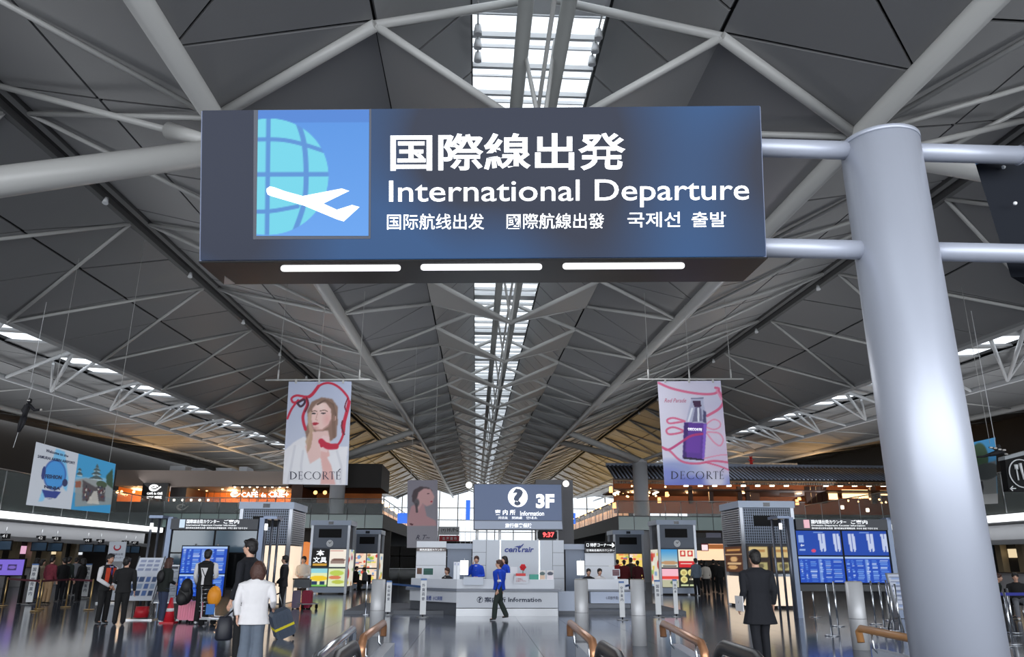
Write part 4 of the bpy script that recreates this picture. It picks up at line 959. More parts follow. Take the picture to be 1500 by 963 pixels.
boxt('brochure_box',756,840.5,770,844.5,YD+.15,.2,mat('box_red',lin(214,44,44),.4),'red brochure box behind the white notice card','box',zc_)
boxt('brochure_box',776,842,789,849,YD+.15,.2,mat('box_green',lin(60,160,140),.4),'green brochure box right of the red one on the desk','box',zc_)
for i,(a_,b_,l_,cl) in enumerate(((790,799,'picture card with a dark roof motif on the desk right end',(90,110,110)),(801,811,'picture card with dark panel at the right end of the desk',(80,84,100)))):
    P = Paint(14,18,(226,222,222)); P.ell(.5,.35,.4,.18,cl); P.rect(.1,.55,.9,.95,(222,190,166) if i == 0 else (230,220,226)); o = print_panel('picture_card',[at(a_,836,YD+.2),at(b_,836,YD+.2),at(b_,849.5,YD+.2),at(a_,849.5,YD+.2)],14,18,P.I,0,None,.5); o.data.materials[0] = mat('print_card',(1,1,1),.5,attr='print'); tag(o,l_,'card')
boxt('desk_organiser',748,831,758,849,YD+.5,.1,M_dw,'white upright holder behind the walking woman on the desk','holder',zc_)
boxt('tissue_box',741,840,752,849,YD+.1,.2,M_dw,'plain white box on the desk right of the walking woman','box',zc_)
fl_ = thing('flower_ornament', 'red flower ornament among the brochures on the desk', 'ornament'); p = at(766,831.5,YD+.35)
MB().tube([(p.x,p.y,zc_),p],.012,5).build('stem', mat('stem_green',lin(60,110,60),.6), fl_); m_ = MB()
for i in range(6): m_.ball((p.x+.06*math.cos(i),p.y,p.z+.06*math.sin(i)),.045,7,5)
m_.ball(p,.05,7,5); m_.build('blossom', mat('red_petal',lin(200,30,44),.5), fl_)
boxt('glass_case',679,846,708,857.5,YD-.06,.25,mat('case_white',lin(190,198,212),.2),'low pale glass display tray on the desk before the staff woman','tray')
# information sign above
inf = thing('information_sign', 'blue grey 3F information sign with white question mark disc above the desk', 'sign')
YS = 29.45
def q4(x0_,y0_,x1_,y1_,d=0): return [at(x0_,y0_,YS+d),at(x1_,y0_,YS+d),at(x1_,y1_,YS+d),at(x0_,y1_,YS+d)]
Q = [at(693.5,709,YS),at(823,709.5,YS),at(825,777,YS),at(693.5,776.5,YS)]
fixn(MB().hexa(Q,[p+Vector((0,.4,0)) for p in Q]).build('housing', mat('inf_case',lin(50,54,66),.4), inf))
Q2 = [at(695,710,YS-.02),at(822,710.5,YS-.02),at(823,763,YS-.02),at(695,762.5,YS-.02)]
fixn(MB().prism(Q2,(0,.01,0)).build('face_panel', mat('inf_face',lin(64,84,122),.3,emit=.1), inf))
Q3 = [at(695,763.5,YS-.02),at(823,764,YS-.02),at(824,775.5,YS-.02),at(695,775.5,YS-.02)]
fixn(MB().prism(Q3,(0,.01,0)).build('lower_panel', mat('inf_low',lin(140,150,170),.3,emit=.1), inf))
c = at(758.5,728.5,YS-.04); MB().prism([(c.x+.375*math.cos(t),c.y,c.z+.375*math.sin(t)) for t in np.linspace(0,2*math.pi,33)[:-1]],(0,.015,0)).build('question_disc', M_let, inf)
text_mesh('?', q4(751,716,766,741,-.05), mat('inf_ink',lin(54,70,100),.4), parent=inf, bold=.05, res=3)
for t,x0_,y0_,x1_,y1_,b_ in (('3F',785,724,812,745,.05),('案 内 所',725,747,755,755,.02),('Information',762,749,797,756,.015),('问讯处',730,757,744,761,.005),('問詢處',750,757,765,761,.005),('안내소',771,757,787,761,.005),('旅行傷害保険',740,767,779,773.5,.015)):
    text_mesh(t, q4(x0_,y0_,x1_,y1_,-.03), M_let, parent=inf, bold=b_, res=3)
for x in (699,713,732,787,816): MB().tube([at(x,776,YS+.15), Vector((at(x,776,YS+.15).x,YS+.15,at(x,793,YS+.15).z))],.05 if x != 713 else .03,8).build('support_post', M_white, inf)
for x,y in ((687,711),(829,709)): 
    o = MB().ball(at(x,y,YS+.2),.12,10,7).build('flood_lamp', mat('flood',(1,.98,.92),.5,emit=3.), inf)
ck_ = thing('digital_clock', 'digital clock with red figures 9:37 under the information sign', 'clock')
pbox(788,779,816,789.5,YS,.15,'clock_case',M_black,ck_); text_mesh('9:37', q4(795,780,812,787.5,-.02), mat('red_digits',(1,.1,.1),.5,emit=2.,ecol=(1,.06,.06)), parent=ck_, bold=.03)
# ---------------------------------------------------------------- hanging banners
def serif(parent, P, nrm, ink, chars, ytop, ybot, acc=None):
    # classical serif capitals drawn with strokes, placed along pixel rows
    H = ybot-ytop
    G = {'D':(.8,[((.15,0),(.15,1),.11),('arc',(.15,.5),.55,.5,-90,90,.12),((.03,0),(.3,0),.03),((.03,1),(.3,1),.03)]),
         'E':(.62,[((.15,0),(.15,1),.11),((.03,0),(.58,0),.04),((.03,1),(.6,1),.04),((.15,.48),(.48,.48),.04),((.58,0),(.58,.16),.04),((.6,1),(.6,.82),.04),((.48,.38),(.48,.58),.03)]),
         'C':(.8,[('arc',(.48,.5),.42,.5,50,310,.1),((.74,.08),(.74,.26),.03),((.74,.78),(.76,.92),.03)]),
         'O':(.92,[('arc',(.46,.5),.4,.5,0,360,.1)]),
         'R':(.75,[((.15,0),(.15,1),.11),('arc',(.3,.25),.22,.25,-90,90,.08),((.03,0),(.32,0),.035),((.15,.5),(.32,.5),.035),((.03,1),(.28,1),.03),((.3,.5),(.72,1),.1),((.62,1),(.8,1),.03)]),
         'T':(.72,[((.36,0),(.36,1),.11),((.04,0),(.68,0),.04),((.04,0),(.04,.18),.04),((.68,0),(.68,.18),.04),((.24,1),(.48,1),.03)])}
    mb = MB()
    for ch, xa_, xb_ in chars:
        w_, st = G[ch]
        pt = lambda u, v: onplane(xa_+(xb_-xa_)*u/w_, ytop+H*v, P, nrm)+nrm*.012
        def seg(a_, b_, t_):
            dx, dy = b_[0]-a_[0], b_[1]-a_[1]; l = math.hypot(dx,dy) or 1; nx_, ny_ = -dy/l*t_/2, dx/l*t_/2
            mb.prism([pt(a_[0]+nx_,a_[1]+ny_),pt(b_[0]+nx_,b_[1]+ny_),pt(b_[0]-nx_,b_[1]-ny_),pt(a_[0]-nx_,a_[1]-ny_)], nrm*.004)
        for s_ in st:
            if s_[0] == 'arc':
                _, c_, rx, ry, a0, a1, t_ = s_; N = 14
                for i in range(N):
                    u0, u1 = R(a0+(a1-a0)*i/N), R(a0+(a1-a0)*(i+1)/N)
                    tt = t_*(.35+.65*abs(math.cos((u0+u1)/2)))
                    seg((c_[0]+rx*math.cos(u0),c_[1]+ry*math.sin(u0)),(c_[0]+rx*math.cos(u1),c_[1]+ry*math.sin(u1)),tt)
            else: seg(*s_)
    if acc:
        xa_, ya_ = acc; mb.prism([onplane(xa_,ya_,P,nrm)+nrm*.012, onplane(xa_+3.5,ya_-3.5,P,nrm)+nrm*.012, onplane(xa_+5,ya_-3,P,nrm)+nrm*.012, onplane(xa_+1,ya_+.3,P,nrm)+nrm*.012], nrm*.004)
    return fixn(mb.build('lettering', ink, parent))
def banner(label, corners, Y, P, bar=None, nm='hanging_banner', yaw=0.):
    b = thing(nm, label, 'banner')
    q = [at(*c_, Y) for c_ in corners]; n_ = Vector((0,-1,0))
    if yaw: 
        n_ = Vector((math.sin(yaw),-math.cos(yaw),0)); P0 = at(*corners[0],Y); q = [onplane(*c_,P0,n_) for c_ in corners]
    o = print_panel('printed_cloth', q, P.nx, P.ny, P.I, 0., b, .6); o.data.materials[0] = mat('print_cloth',(1,1,1),.6,attr='print')
    back = [q[1]-n_*.015,q[0]-n_*.015,q[3]-n_*.015,q[2]-n_*.015]; fixn(MB().prism(back,-n_*.004).build('backing_cloth', mat('cloth_back',lin(190,190,196),.7), b))
    if bar:
        (xa_,xb_,yb_), wires, clips = bar
        MB().tube([at(xa_,yb_,Y),at(xb_,yb_-.6,Y)],.028,8).build('hanging_bar', M_steel, b)
        for x in wires:
            a_ = at(x,yb_,Y); zc2 = ceilz(a_.x,Y); MB().tube([a_,a_+Vector((0,0,.35))],.03,6).build('turnbuckle', M_steel, b); MB().tube([a_,Vector((a_.x,a_.y,zc2))],.009,5).build('wire', M_steel, b)
        for x in clips: a_ = at(x,yb_,Y); MB().box((a_.x-.03,Y-.03,a_.z-.12),(a_.x+.03,Y+.03,a_.z+.03)).build('clip', M_steel, b)
    return b, q, n_
# portrait banner (woman with red ribbon)
P = Paint(112,176); P.vgrad((176,184,208),(196,200,214))
f2 = lambda x, y: ((x-48)/530., (y-55)/855.)     # crop coordinates of the banner
def C(*pts): return [f2(*p_) for p_ in pts]
P.poly(C((20,910),(40,640),(130,560),(200,520),(260,560),(330,520),(400,560),(470,600),(565,600),(560,910)),(226,224,228),1,2)
P.poly(C((205,470),(230,400),(215,300),(250,230),(330,190),(420,205),(470,270),(475,400),(470,520),(420,560),(330,560),(280,620),(235,600),(225,540)),(136,106,92),1,2)
P.poly(C((225,330),(250,300),(262,430),(300,520),(290,600),(240,650),(215,560),(245,480),(225,400)),(190,160,136),1,2)
P.poly(C((270,480),(400,470),(420,560),(400,640),(350,700),(262,760),(215,600),(260,560)),(226,190,184),1,2)
P.poly(C((262,280),(300,240),(370,235),(415,290),(420,370),(395,430),(350,465),(300,468),(272,440),(258,400),(252,340)),(232,196,188),1,2)
P.ell(*f2(445,365),.025,.03,(224,180,172)); P.ell(*f2(385,375),.05,.05,(222,160,156),.35,.9); P.ell(*f2(330,270),.06,.03,(240,212,204),.5,.9); P.ell(*f2(290,450),.04,.012,(206,156,150),.5,.9); P.line(C((300,468),(350,465),(395,430)),.008,(188,140,130),.6,1.5)
P.ell(*f2(272,328),.032,.008,(70,60,62)); P.ell(*f2(352,325),.036,.008,(70,60,62)); P.line(C((252,312),(280,304),(296,310)),.006,(130,100,86)); P.line(C((325,306),(360,298),(385,310)),.006,(130,100,86))
P.line(C((303,325),(292,378),(306,385)),.006,(206,160,150)); P.poly(C((262,410),(282,402),(300,404),(322,408),(300,424),(276,426)),(170,30,52),1,1)
P.line(C((300,250),(360,215),(430,250),(455,340)),.012,(110,86,74)); P.line(C((380,225),(440,300),(440,400),(450,520)),.02,(120,92,78),.8)
P.poly(C((255,440),(275,520),(262,610),(235,660),(228,600),(250,520)),(184,150,126),1,1)
P.poly(C((345,590),(400,600),(430,700),(450,800),(480,910),(355,910),(368,800),(350,700)),(224,176,170),1,2)
P.poly(C((320,560),(360,510),(410,520),(410,580),(400,650),(345,640)),(232,200,198),1,1)
P.poly(C((230,660),(262,745),(345,690),(345,910),(60,910),(80,700),(160,580)),(228,227,231),1,2); P.poly(C((400,690),(565,600),(560,900),(490,905),(440,760)),(228,227,231),1,2)
for a_,b_,c_ in (((130,600),(110,760),(90,900)),((480,640),(520,760),(520,890)),((200,640),(190,760),(200,880))): P.line(C(a_,b_,c_),.012,(206,205,212),.7,1.)
red = (190,26,60); dk = (110,14,40)
P.line(curve(C((345,570),(350,600),(380,575),(440,590),(490,580),(525,500),(520,420),(540,340),(560,220),(520,150),(450,90),(380,68),(310,90),(250,170),(205,185),(120,175),(80,200),(100,235),(160,215),(190,190))),.014,red)
P.line(curve(C((345,560),(400,600),(470,600))),.035,red); P.line(curve(C((525,480),(530,400),(545,330),(565,230))),.022,red); P.line(curve(C((300,95),(255,160),(225,185))),.02,red)
P.line(curve(C((135,215),(85,290),(55,370))),.014,red); P.line(curve(C((205,200),(215,250),(185,340),(190,400),(210,460))),.018,red); P.line(curve(C((130,240),(160,268),(190,240),(185,210),(140,232))),.014,(60,24,50))
P.line(curve(C((205,195),(222,250),(200,310))),.012,dk); P.line(curve(C((515,390),(510,440),(535,500))),.010,dk); P.line(curve(C((550,200),(530,270),(545,310))),.008,dk)
bA, qA, nA = banner('tall banner with a portrait of a woman and red ribbon, hanging left of centre', [(423,559.5),(515,559),(509,711),(414,709.5)], 25., P, ((389,542,557),(407,467,526),(434,468,503)))
serif(bA, qA[0], nA, mat('print_ink',lin(50,50,72),.6), [('D',424,438),('E',439.5,448),('C',450,461.5),('O',463,477),('R',478.5,489),('T',489.5,499),('E',490+9.5,507)] if False else [('D',424,435.5),('E',437,443.5),('C',445.5,456.5),('O',458,470),('R',472,481.5),('T',482.5,490.5),('E',492,499)], 691.5, 702.5, (494.5,690.5))
# perfume bottle banner
P = Paint(112,176); P.vgrad((186,188,214),(190,190,222))
f2 = lambda x, y: ((x-70-(y-72)*.07)/514., (y-72)/835.)
for i,(x,y,rx,ry,c_) in enumerate(((300,150,.5,.1,(206,202,222)),(150,400,.3,.3,(214,210,226)),(500,520,.3,.2,(212,200,220)),(300,730,.4,.08,(214,212,230)),(200,780,.3,.06,(150,160,205)),(600,690,.25,.1,(208,190,214)),(350,890,.6,.05,(110,120,196)),(530,870,.12,.06,(210,208,228)),(120,830,.2,.05,(130,140,205)))): P.ell(*f2(x,y),rx,ry,c_,.8,.9)
pk = (214,86,126); pk2 = (224,140,170)
def rib(pts, w_, c_=pk): P.line(curve([f2(*p_) for p_ in pts]), w_, c_, .85)
rib([(80,85),(180,130),(320,165),(450,182),(540,175),(570,140),(540,130)],.015); rib([(570,160),(605,230),(570,300),(470,360)],.016); rib([(550,150),(590,230)],.012,pk2)
rib([(285,400),(200,375),(150,390),(165,418),(230,412),(290,402)],.012); rib([(285,480),(200,450),(145,470),(160,505),(230,500),(290,482)],.012)
rib([(460,430),(520,390),(570,410),(570,450),(520,470),(460,450)],.009,pk2); rib([(470,490),(560,500),(595,550),(570,600),(520,570),(465,500)],.010,pk2)
P.poly([f2(*p_) for p_ in ((285,410),(465,420),(440,715),(272,700))],(92,50,150),1,1); P.poly([f2(*p_) for p_ in ((285,415),(320,415),(300,700),(272,690))],(60,30,110),1,1); P.poly([f2(*p_) for p_ in ((440,425),(465,425),(442,710),(425,712))],(130,90,200),1,1)
P.poly([f2(*p_) for p_ in ((300,520),(420,520),(410,660),(290,650))],(112,60,170),.8,3)
P.poly([f2(*p_) for p_ in ((272,685),(440,705),(438,718),(280,704))],(40,24,60)); P.poly([f2(*p_) for p_ in ((300,405),(345,220),(440,215),(462,420))],(176,178,204),1,1)
P.poly([f2(*p_) for p_ in ((352,235),(420,235),(425,285),(370,290))],(60,24,66)); P.poly([f2(*p_) for p_ in ((375,290),(420,290),(430,400),(350,410))],(110,108,140),1,1); P.poly([f2(*p_) for p_ in ((440,310),(462,330),(462,420),(435,410))],(70,70,110),1,1)
P.line([f2(350,300),f2(320,400)],.012,(226,228,240)); P.line([f2(400,300),f2(400,400)],.012,(226,228,240)); P.line([f2(345,218),f2(440,214)],.008,(120,120,150))
rib([(110,610),(160,630),(260,570),(340,520),(430,505)],.014,(190,50,110)); rib([(110,612),(170,640),(260,720),(380,740),(520,720),(650,735)],.013); rib([(450,730),(560,760),(660,800)],.010); rib([(440,700),(560,675),(640,670)],.007,pk2)
P.line([f2(315,462),f2(425,468)],.006,(220,210,240)); 
bB, qB, nB = banner('tall banner with a purple glass bottle and pink ribbon, hanging right of centre', [(963,559),(1055.5,558),(1069.5,711),(973.5,711)], 25., P, ((934,1089,556),(950,1010,1071),(974,1009,1044)))
serif(bB, qB[0], nB, mat('print_ink',0), [('D',982,994),('E',996,1003),('C',1005.5,1017),('O',1019,1031.5),('R',1034,1043.5),('T',1044.5,1052),('E',1053.5,1060)], 691, 702, (1055.5,690))
text_mesh('DECORTE', [onplane(1008,627,qB[0],nB)+nB*.01,onplane(1028,628,qB[0],nB)+nB*.01,onplane(1028,632,qB[0],nB)+nB*.01,onplane(1008,631,qB[0],nB)+nB*.01], M_let, parent=bB, name='lettering')
text_mesh('Red Parade', [onplane(973,584,qB[0],nB)+nB*.01,onplane(1005,584,qB[0],nB)+nB*.01,onplane(1005,590,qB[0],nB)+nB*.01,onplane(973,590,qB[0],nB)+nB*.01], mat('red_print',lin(200,110,140),.6), parent=bB, shear=.3)
# darker portrait banner left of the information sign
P = Paint(60,130); P.vgrad((128,124,136),(150,148,156)); g = lambda x, y: ((x-645)/370., (y-115)/900.)
C2 = lambda *pts: [g(*p_) for p_ in pts]
P.poly(C2((650,640),(690,470),(760,430),(850,440),(880,600),(990,660),(1000,725),(650,725)),(186,142,146),1,2)
P.poly(C2((700,330),(720,250),(800,200),(900,215),(950,260),(880,330),(800,420),(740,440),(705,400)),(70,56,62),1,2)
P.poly(C2((780,280),(850,225),(930,240),(975,340),(950,440),(880,470),(830,430),(790,500),(760,560),(745,430)),(206,160,160),1,2)
P.ell(*g(900,300),.04,.007,(90,50,60)); P.poly(C2((925,400),(950,395),(950,415),(930,420)),(170,50,70)); P.ell(*g(760,420),.07,.05,(90,84,90),.8,.5)
P.line([g(755,440),g(762,540)],.03,(70,60,66),.9); P.poly(C2((670,690),(720,700),(715,725),(680,712)),(90,40,50))
bC, qC, nC = banner('dim pink portrait banner of a woman with long earring beside the information sign', [(597,704),(641,703.5),(641.5,803),(596,803)], 33., P)
gtext('R.T~',609,784,630,791,32.97,mat('print_ink',0),bC,0,shear=.4)
for xx in (602,636): a_ = at(xx,704,33.02); MB().tube([a_,Vector((a_.x,a_.y,ceilz(a_.x,a_.y)))],.008,5).build('wire', M_steel, bC)
# big castle banner on the left
P = Paint(150,110,(206,210,218)); h_ = lambda x, y: ((x-240-(800-y)*.09)/745., (y-165-(x-320)*.22)/590.)
P.poly([h_(*p_) for p_ in ((480,215),(560,235),(600,500),(590,640),(560,600),(540,450),(450,330))],(110,190,235),.9,3); P.poly([h_(*p_) for p_ in ((380,600),(420,640),(390,720),(350,720))],(130,200,238),.9,2)
P.ell(*h_(480,470),.125,.235,(30,60,150)); P.ell(*h_(480,470),.115,.22,(60,150,220)); P.poly([h_(*p_) for p_ in ((375,610),(540,640),(500,700),(440,705),(400,680))],(30,54,140),1,1)
P.ell(*h_(380,450),.022,.1,(30,50,120)); P.ell(*h_(572,550),.03,.06,(30,40,90))
xs_ = h_(672,400)[0]
P.rect(xs_,0,1,1,(40,150,205)); P.poly([(xs_,.0),(1,.0),(1,.45),(xs_,.45)],(60,160,210),.6); P.poly([(xs_,.42),(1,.3),(1,.7),(xs_,.7)],(150,190,215),.8,3)
ct = lambda x, y: h_(x,y)
for (x,y,w_,hh) in ((858,350,20,30),(855,390,45,24),(852,430,62,26),(850,475,80,30),(700,400,22,20),(700,440,40,26)):
    P.poly([ct(x-w_*.55,y+hh*.5),ct(x-w_*.8,y+hh),ct(x+w_*.8,y+hh*1.3),ct(x+w_*.5,y+hh*.4),ct(x,y-hh*.4)],(66,84,86),1,1); P.poly([ct(x-w_*.55,y+hh),ct(x+w_*.6,y+hh*1.2),ct(x+w_*.6,y+hh*1.7),ct(x-w_*.55,y+hh*1.5)],(196,206,204),.9,1)
P.poly([ct(665,520),ct(760,500),ct(1000,560),ct(1000,800),ct(665,800)],(150,150,146),.9,2); P.poly([ct(730,520),ct(850,600),ct(890,560),ct(930,600),ct(930,760),ct(730,740)],(66,56,60),.9,3); P.poly([ct(940,470),ct(1000,380),ct(1005,620),ct(945,560)],(40,74,50),1,2); P.ell(*ct(900,565),.06,.06,(60,80,50)); P.poly([ct(665,540),ct(715,530),ct(715,600),ct(665,600)],(150,84,60),1,1)
rr_ = random.Random(5)
for i in range(40): x,y = rr_.uniform(740,930), rr_.uniform(590,740); P.ell(*ct(x,y),.008,.025,rr_.choice([(40,36,50),(90,40,50),(60,60,90),(190,180,170)]))
P.poly([ct(830,640),ct(860,640),ct(880,790),ct(770,770)],(206,200,190),.9,1)
bD, qD, nD = banner('large white and blue welcome banner with a castle photo, hanging at far left', [(53,647.5),(169.5,680),(161,752.5),(38,740)], 24., P, None, 'hanging_banner', .18)
def bt(t, pts, m, b_=.01):
    text_mesh(t, [onplane(*p_,qD[0],nD)+nD*.012 for p_ in pts], m, parent=bD, bold=b_)
nav = mat('navy_print', lin(24,34,74), .6)
bt('Welcome to the', [(68,658),(101,667),(100,670.5),(67,662.5)], nav, .02); bt('SAMURAI AKIBIN AIRPORT', [(56,666.5),(110,677),(110,681),(55,671)], nav, .02)
bt('FESHION', [(67,695),(91,697),(90,703),(66,701)], nav, .03); bt('NINJA', [(65,711),(89,714),(88,720),(65,717)], nav, .03); bt('centrair',[(68.5,728),(80,729.5),(80,732),(68.5,731)],M_white)
for xx in (65,160): 
    a_ = onplane(xx,652 if xx < 100 else 678,qD[0],nD); MB().tube([a_,Vector((a_.x,a_.y,ceilz(a_.x,a_.y)))],.008,5).build('wire', M_steel, bD)
# second castle banner behind the steel column on the right
P = Paint(70,90,(60,150,205)); P.poly([(0,.45),(1,.35),(1,1),(0,1)],(110,112,110),1,3); P.poly([(.02,.35),(.3,.2),(.35,.5),(.02,.55)],(120,136,140),1,2); P.ell(.6,.3,.2,.25,(50,80,50)); P.ell(.15,.58,.25,.14,(60,82,50)); P.rect(0,.85,1,1,(150,150,148)); P.ell(.75,.5,.3,.12,(50,56,56))
for i in range(14): x = rr_.uniform(.1,.7); P.ell(x,rr_.uniform(.72,.85),.03,.09,(30,30,38))
bE, qE, nE = banner('castle photo banner half hidden behind the big steel column', [(1395,655),(1458,641),(1462,738),(1400,741)], 24., P, None, 'hanging_banner', -.1)
for xx in (1400,1450): a_ = onplane(xx,650,qE[0],nE); MB().tube([a_,Vector((a_.x,a_.y,ceilz(a_.x,a_.y)))],.008,5).build('wire', M_steel, bE)
# round fork and knife restaurant sign
fk = thing('restaurant_sign', 'black sign with white ring, fork and knife at the right edge', 'sign'); Yf = 22.
q = [at(1472,672,Yf),at(1540,655,Yf),at(1540,720,Yf),at(1478,720,Yf)]; fixn(MB().prism(q,(0,.25,0)).build('sign_box', M_black, fk))
q = [at(1472,669,Yf-.02),at(1540,650,Yf-.02),at(1540,657,Yf-.02),at(1472,674,Yf-.02)]; fixn(MB().prism(q,(0,.3,0)).build('top_edge', mat('edge_grey2',lin(150,156,160),.4), fk))
c = at(1497,694,Yf-.03); MB().tube([(c.x+.38*math.cos(t),c.y,c.z+.41*math.sin(t)) for t in np.linspace(0,2*math.pi,29)],.018,6,cap=False).build('ring', M_white, fk)
wm = MB(); wm.tube([at(1492,704,Yf-.03),at(1489,688,Yf-.03)],.022,6); wm.tube([at(1489,688,Yf-.03),at(1488,681,Yf-.03)],[.05,.06],8); wm.tube([at(1500,703,Yf-.03),at(1494,679,Yf-.03)],[.024,.045],8); stuff(wm.build('fork_and_knife', M_white, fk))
gtext('←',1479,712,1488,720,Yf-.02,M_white,fk,.02)
# hanging black clad figures (displays)
def ninja(name, label, px, py, Y, hpx, flip=1, horiz=False):
    h = hpx/1161.*Y*1.02; c = at(px, py, Y); t = thing(name, label, 'mannequin', c)
    m = MB(); k = h
    pts = lambda *a_: [Vector((x*k*flip,0,z*k)) for x,z in a_]
    if not horiz:
        m.tube(pts((0,-.1),(.02,.08),(.05,.22),(.06,.3)),[.09*k,.1*k,.11*k,.06*k],10,r2=[.06*k]*4); m.ball((.07*k*flip,0,.38*k),(.065*k,.065*k,.08*k),10,8)
        m.tube(pts((.1,.25),(.25,.12),(.4,.13)),[.05*k,.04*k,.025*k],8); m.tube(pts((0,.25),(-.08,.1),(-.02,.02)),[.05*k,.04*k,.03*k],8)
        m.tube(pts((.03,-.08),(.02,-.28),(-.05,-.5)),[.07*k,.05*k,.03*k],8); m.tube(pts((-.02,-.08),(-.08,-.3),(-.08,-.52)),[.07*k,.05*k,.03*k],8)
        m2 = MB().tube(pts((-.08,-.52),(-.13,-.95)),.008*k,5).build('sword', M_white, t)
        MB().ball((.43*k*flip,0,.13*k),.035*k,7,5).build('hand', mat('mannequin_hand',lin(200,196,190),.5), t)
        MB().box((.06*k*flip-.03*k,-.07*k,.37*k),(.06*k*flip+.05*k,-.05*k,.4*k)).build('eye_band', mat('mannequin_hand',0), t)
        MB().tube(pts((-.04,-.2),(.03,.0),(.03,.55),(.07,1.0)),.006*k,5).build('hanging_cord', M_white, t)
        MB().tube([(0,0,.9*k),(0,0,zline(7.,Y)-c.z)],.01,4).build('hanging_cord', M_white, t)
    else:
        m.tube(pts((-.3,-.02),(0,.05),(.2,.1)),[.06*k,.1*k,.09*k],10); m.ball((.3*k*flip*-.2+.14*k,0,.26*k),(.08*k,.08*k,.1*k),10,8)
        m.tube(pts((.15,.1),(.35,-.05),(.42,-.2)),[.08*k,.07*k,.04*k],8); m.tube(pts((-.25,0),(-.5,-.08),(-.75,-.1)),[.06*k,.04*k,.025*k],8); m.tube(pts((.05,.1),(-.1,.22),(-.25,.24)),[.05*k,.045*k,.03*k],8)
        for x_,z_ in ((-.25,.22),(.05,.16),(.2,.14),(-.1,.2),(.25,.0)): MB().cbox((x_*k,-.1*k,z_*k),(.1*k,.04*k,.05*k)).build('white_wrap', mat('mannequin_hand',0), t)
        MB().tube([(0,0,.1*k),(0,0,zline(7.,Y)-c.z)],.01,4).build('hanging_cord', M_white, t)
    m.build('costume', mat('ninja_black',(.012,.012,.016),.7), t)
ninja('hanging_mannequin','black clad mannequin with sword hanging from the roof at far left',36,607,24.,52)
ninja('hanging_mannequin','black and white clad mannequin flying in front of the right castle banner',1461,666,23.,44,1,True)
# ---------------------------------------------------------------- bollards, posts, belts
def bollard(px, wpx, ytop, yb, label):
    p = gr(px, yb); r_ = wpx/1161.*p.y/2*1.0; z1_ = at(px,ytop,p.y).z
    b = thing('steel_bollard', label, 'bollard', p); MB().tube([(0,0,0),(0,0,z1_)],r_,28).build('shaft', mat('bollard_steel',lin(196,197,200),.4,metal=.2), b); MB().tube([(0,0,z1_-.005),(0,0,z1_+.015)],[r_*.96,r_*.9],28).build('top_cap', mat('bollard_cap',lin(150,146,140),.4), b)
    MB().tube([(0,0,.45*z1_),(0,0,.455*z1_)],r_+.002,28).build('joint', M_dark, b)
bollard(550.5,20,850,932,'satin steel bollard left of the information desk'); bollard(853,20,850,938,'satin steel bollard in front of the right end of the desk'); bollard(937,20.5,850,946,'satin steel bollard right of the service counter'); bollard(1262,24,853,952,'satin steel bollard below the right departure board')
def signpost(px, y0_, y1_, w_, label, vt='出国審査', lean=0):
    p = gr(px, y1_); z1_ = at(px,y0_,p.y).z; ww = w_/1161.*p.y; s_ = thing('sign_post', label, 'sign', p)
    MB().box((-ww/2,-.02,.08),(ww/2,.02,z1_)).build('board', M_white, s_); MB().tube([(0,0,0),(0,0,.02)],ww*1.1,16).build('base', M_rail, s_); MB().tube([(0,0,0),(0,0,.1)],.02,6).build('stem', M_black, s_)
    MB().box((-ww/2,-.03,z1_-.03),(ww/2,.03,z1_+.02)).build('cap', mat('post_cap_blue',lin(70,110,170),.4), s_)
    for i,ch in enumerate(vt):
        z = z1_-.12-i*ww*.72; text_mesh(ch,[(-ww*.26,-.022,z),(ww*.26,-.022,z),(ww*.26,-.022,z-ww*.55),(-ww*.26,-.022,z-ww*.55)],M_ink,parent=s_,bold=.01)
    return s_, p
signpost(619,849,905,8.5,'white signpost nearest the left wing of the information desk','外貨両替'); signpost(568,852,901,7.5,'white signpost beside the left steel bollard','保安検査'); signpost(912,853,909,7.5,'white signpost left of the right steel bollard','空港案内'); signpost(965,851,905,8,'white signpost before the clock kiosk on the right','国際線'); signpost(991,850,904,6,'thin white signpost before the red and black adverts','国内線')
signpost(42,827,886,9,'left white signpost standing in the check-in queue','国際出発案内'); signpost(123,827,877,8,'second white signpost standing behind the orange vest man','国内出発案内')
M_gold = mat('gold_post', lin(190,160,110), .3, metal=.7); M_chr = mat('chrome', lin(200,204,210), .15, metal=.95)
def stanchion(px, yb, h_, m, label, grp=None):
    p = gr(px, yb); s_ = thing('belt_post', label, 'barrier post', p, 0, grp); MB().tube([(0,0,0),(0,0,h_)],.025,8).build('post', m, s_); MB().tube([(0,0,0),(0,0,.025)],.16,16).build('base', m, s_); return p
def belt(a_, b_, z, m, label):
    d = Vector((b_.x-a_.x,b_.y-a_.y,0)); n_ = Vector((d.y,-d.x,0)).normalized()*.006
    o = MB().prism([(a_.x,a_.y,z-.03),(b_.x,b_.y,z-.03),(b_.x,b_.y,z+.03),(a_.x,a_.y,z+.03)],n_).build('barrier_belt', m); tag(fixn(o),label,'belt')
M_redb = mat('belt_red', lin(90,30,44), .6); M_blueb = mat('belt_blue', lin(36,44,140), .6); M_blueb2 = mat('belt_bright_blue', lin(24,84,150), .6)
pp_ = [stanchion(x,y,.95,M_gold,l_) for x,y,l_ in ((4,888,'gold barrier post at the left edge of the frame'),(52,896,'left gold barrier post of the close pair in the queue'),(57,893,'right gold barrier post of the close pair in the queue'),(96,890,'pale barrier post in the middle of the red belt'),(130,894,'gold barrier post behind the orange vest man'))]
belt(pp_[1],pp_[3],.9,M_redb,'dark red belt between the gold post pair and the pale post'); belt(pp_[3],pp_[4],.9,M_redb,'dark red belt ending behind the orange vest man'); belt(pp_[0],pp_[1],.9,M_redb,'dark red belt at the far left of the queue')
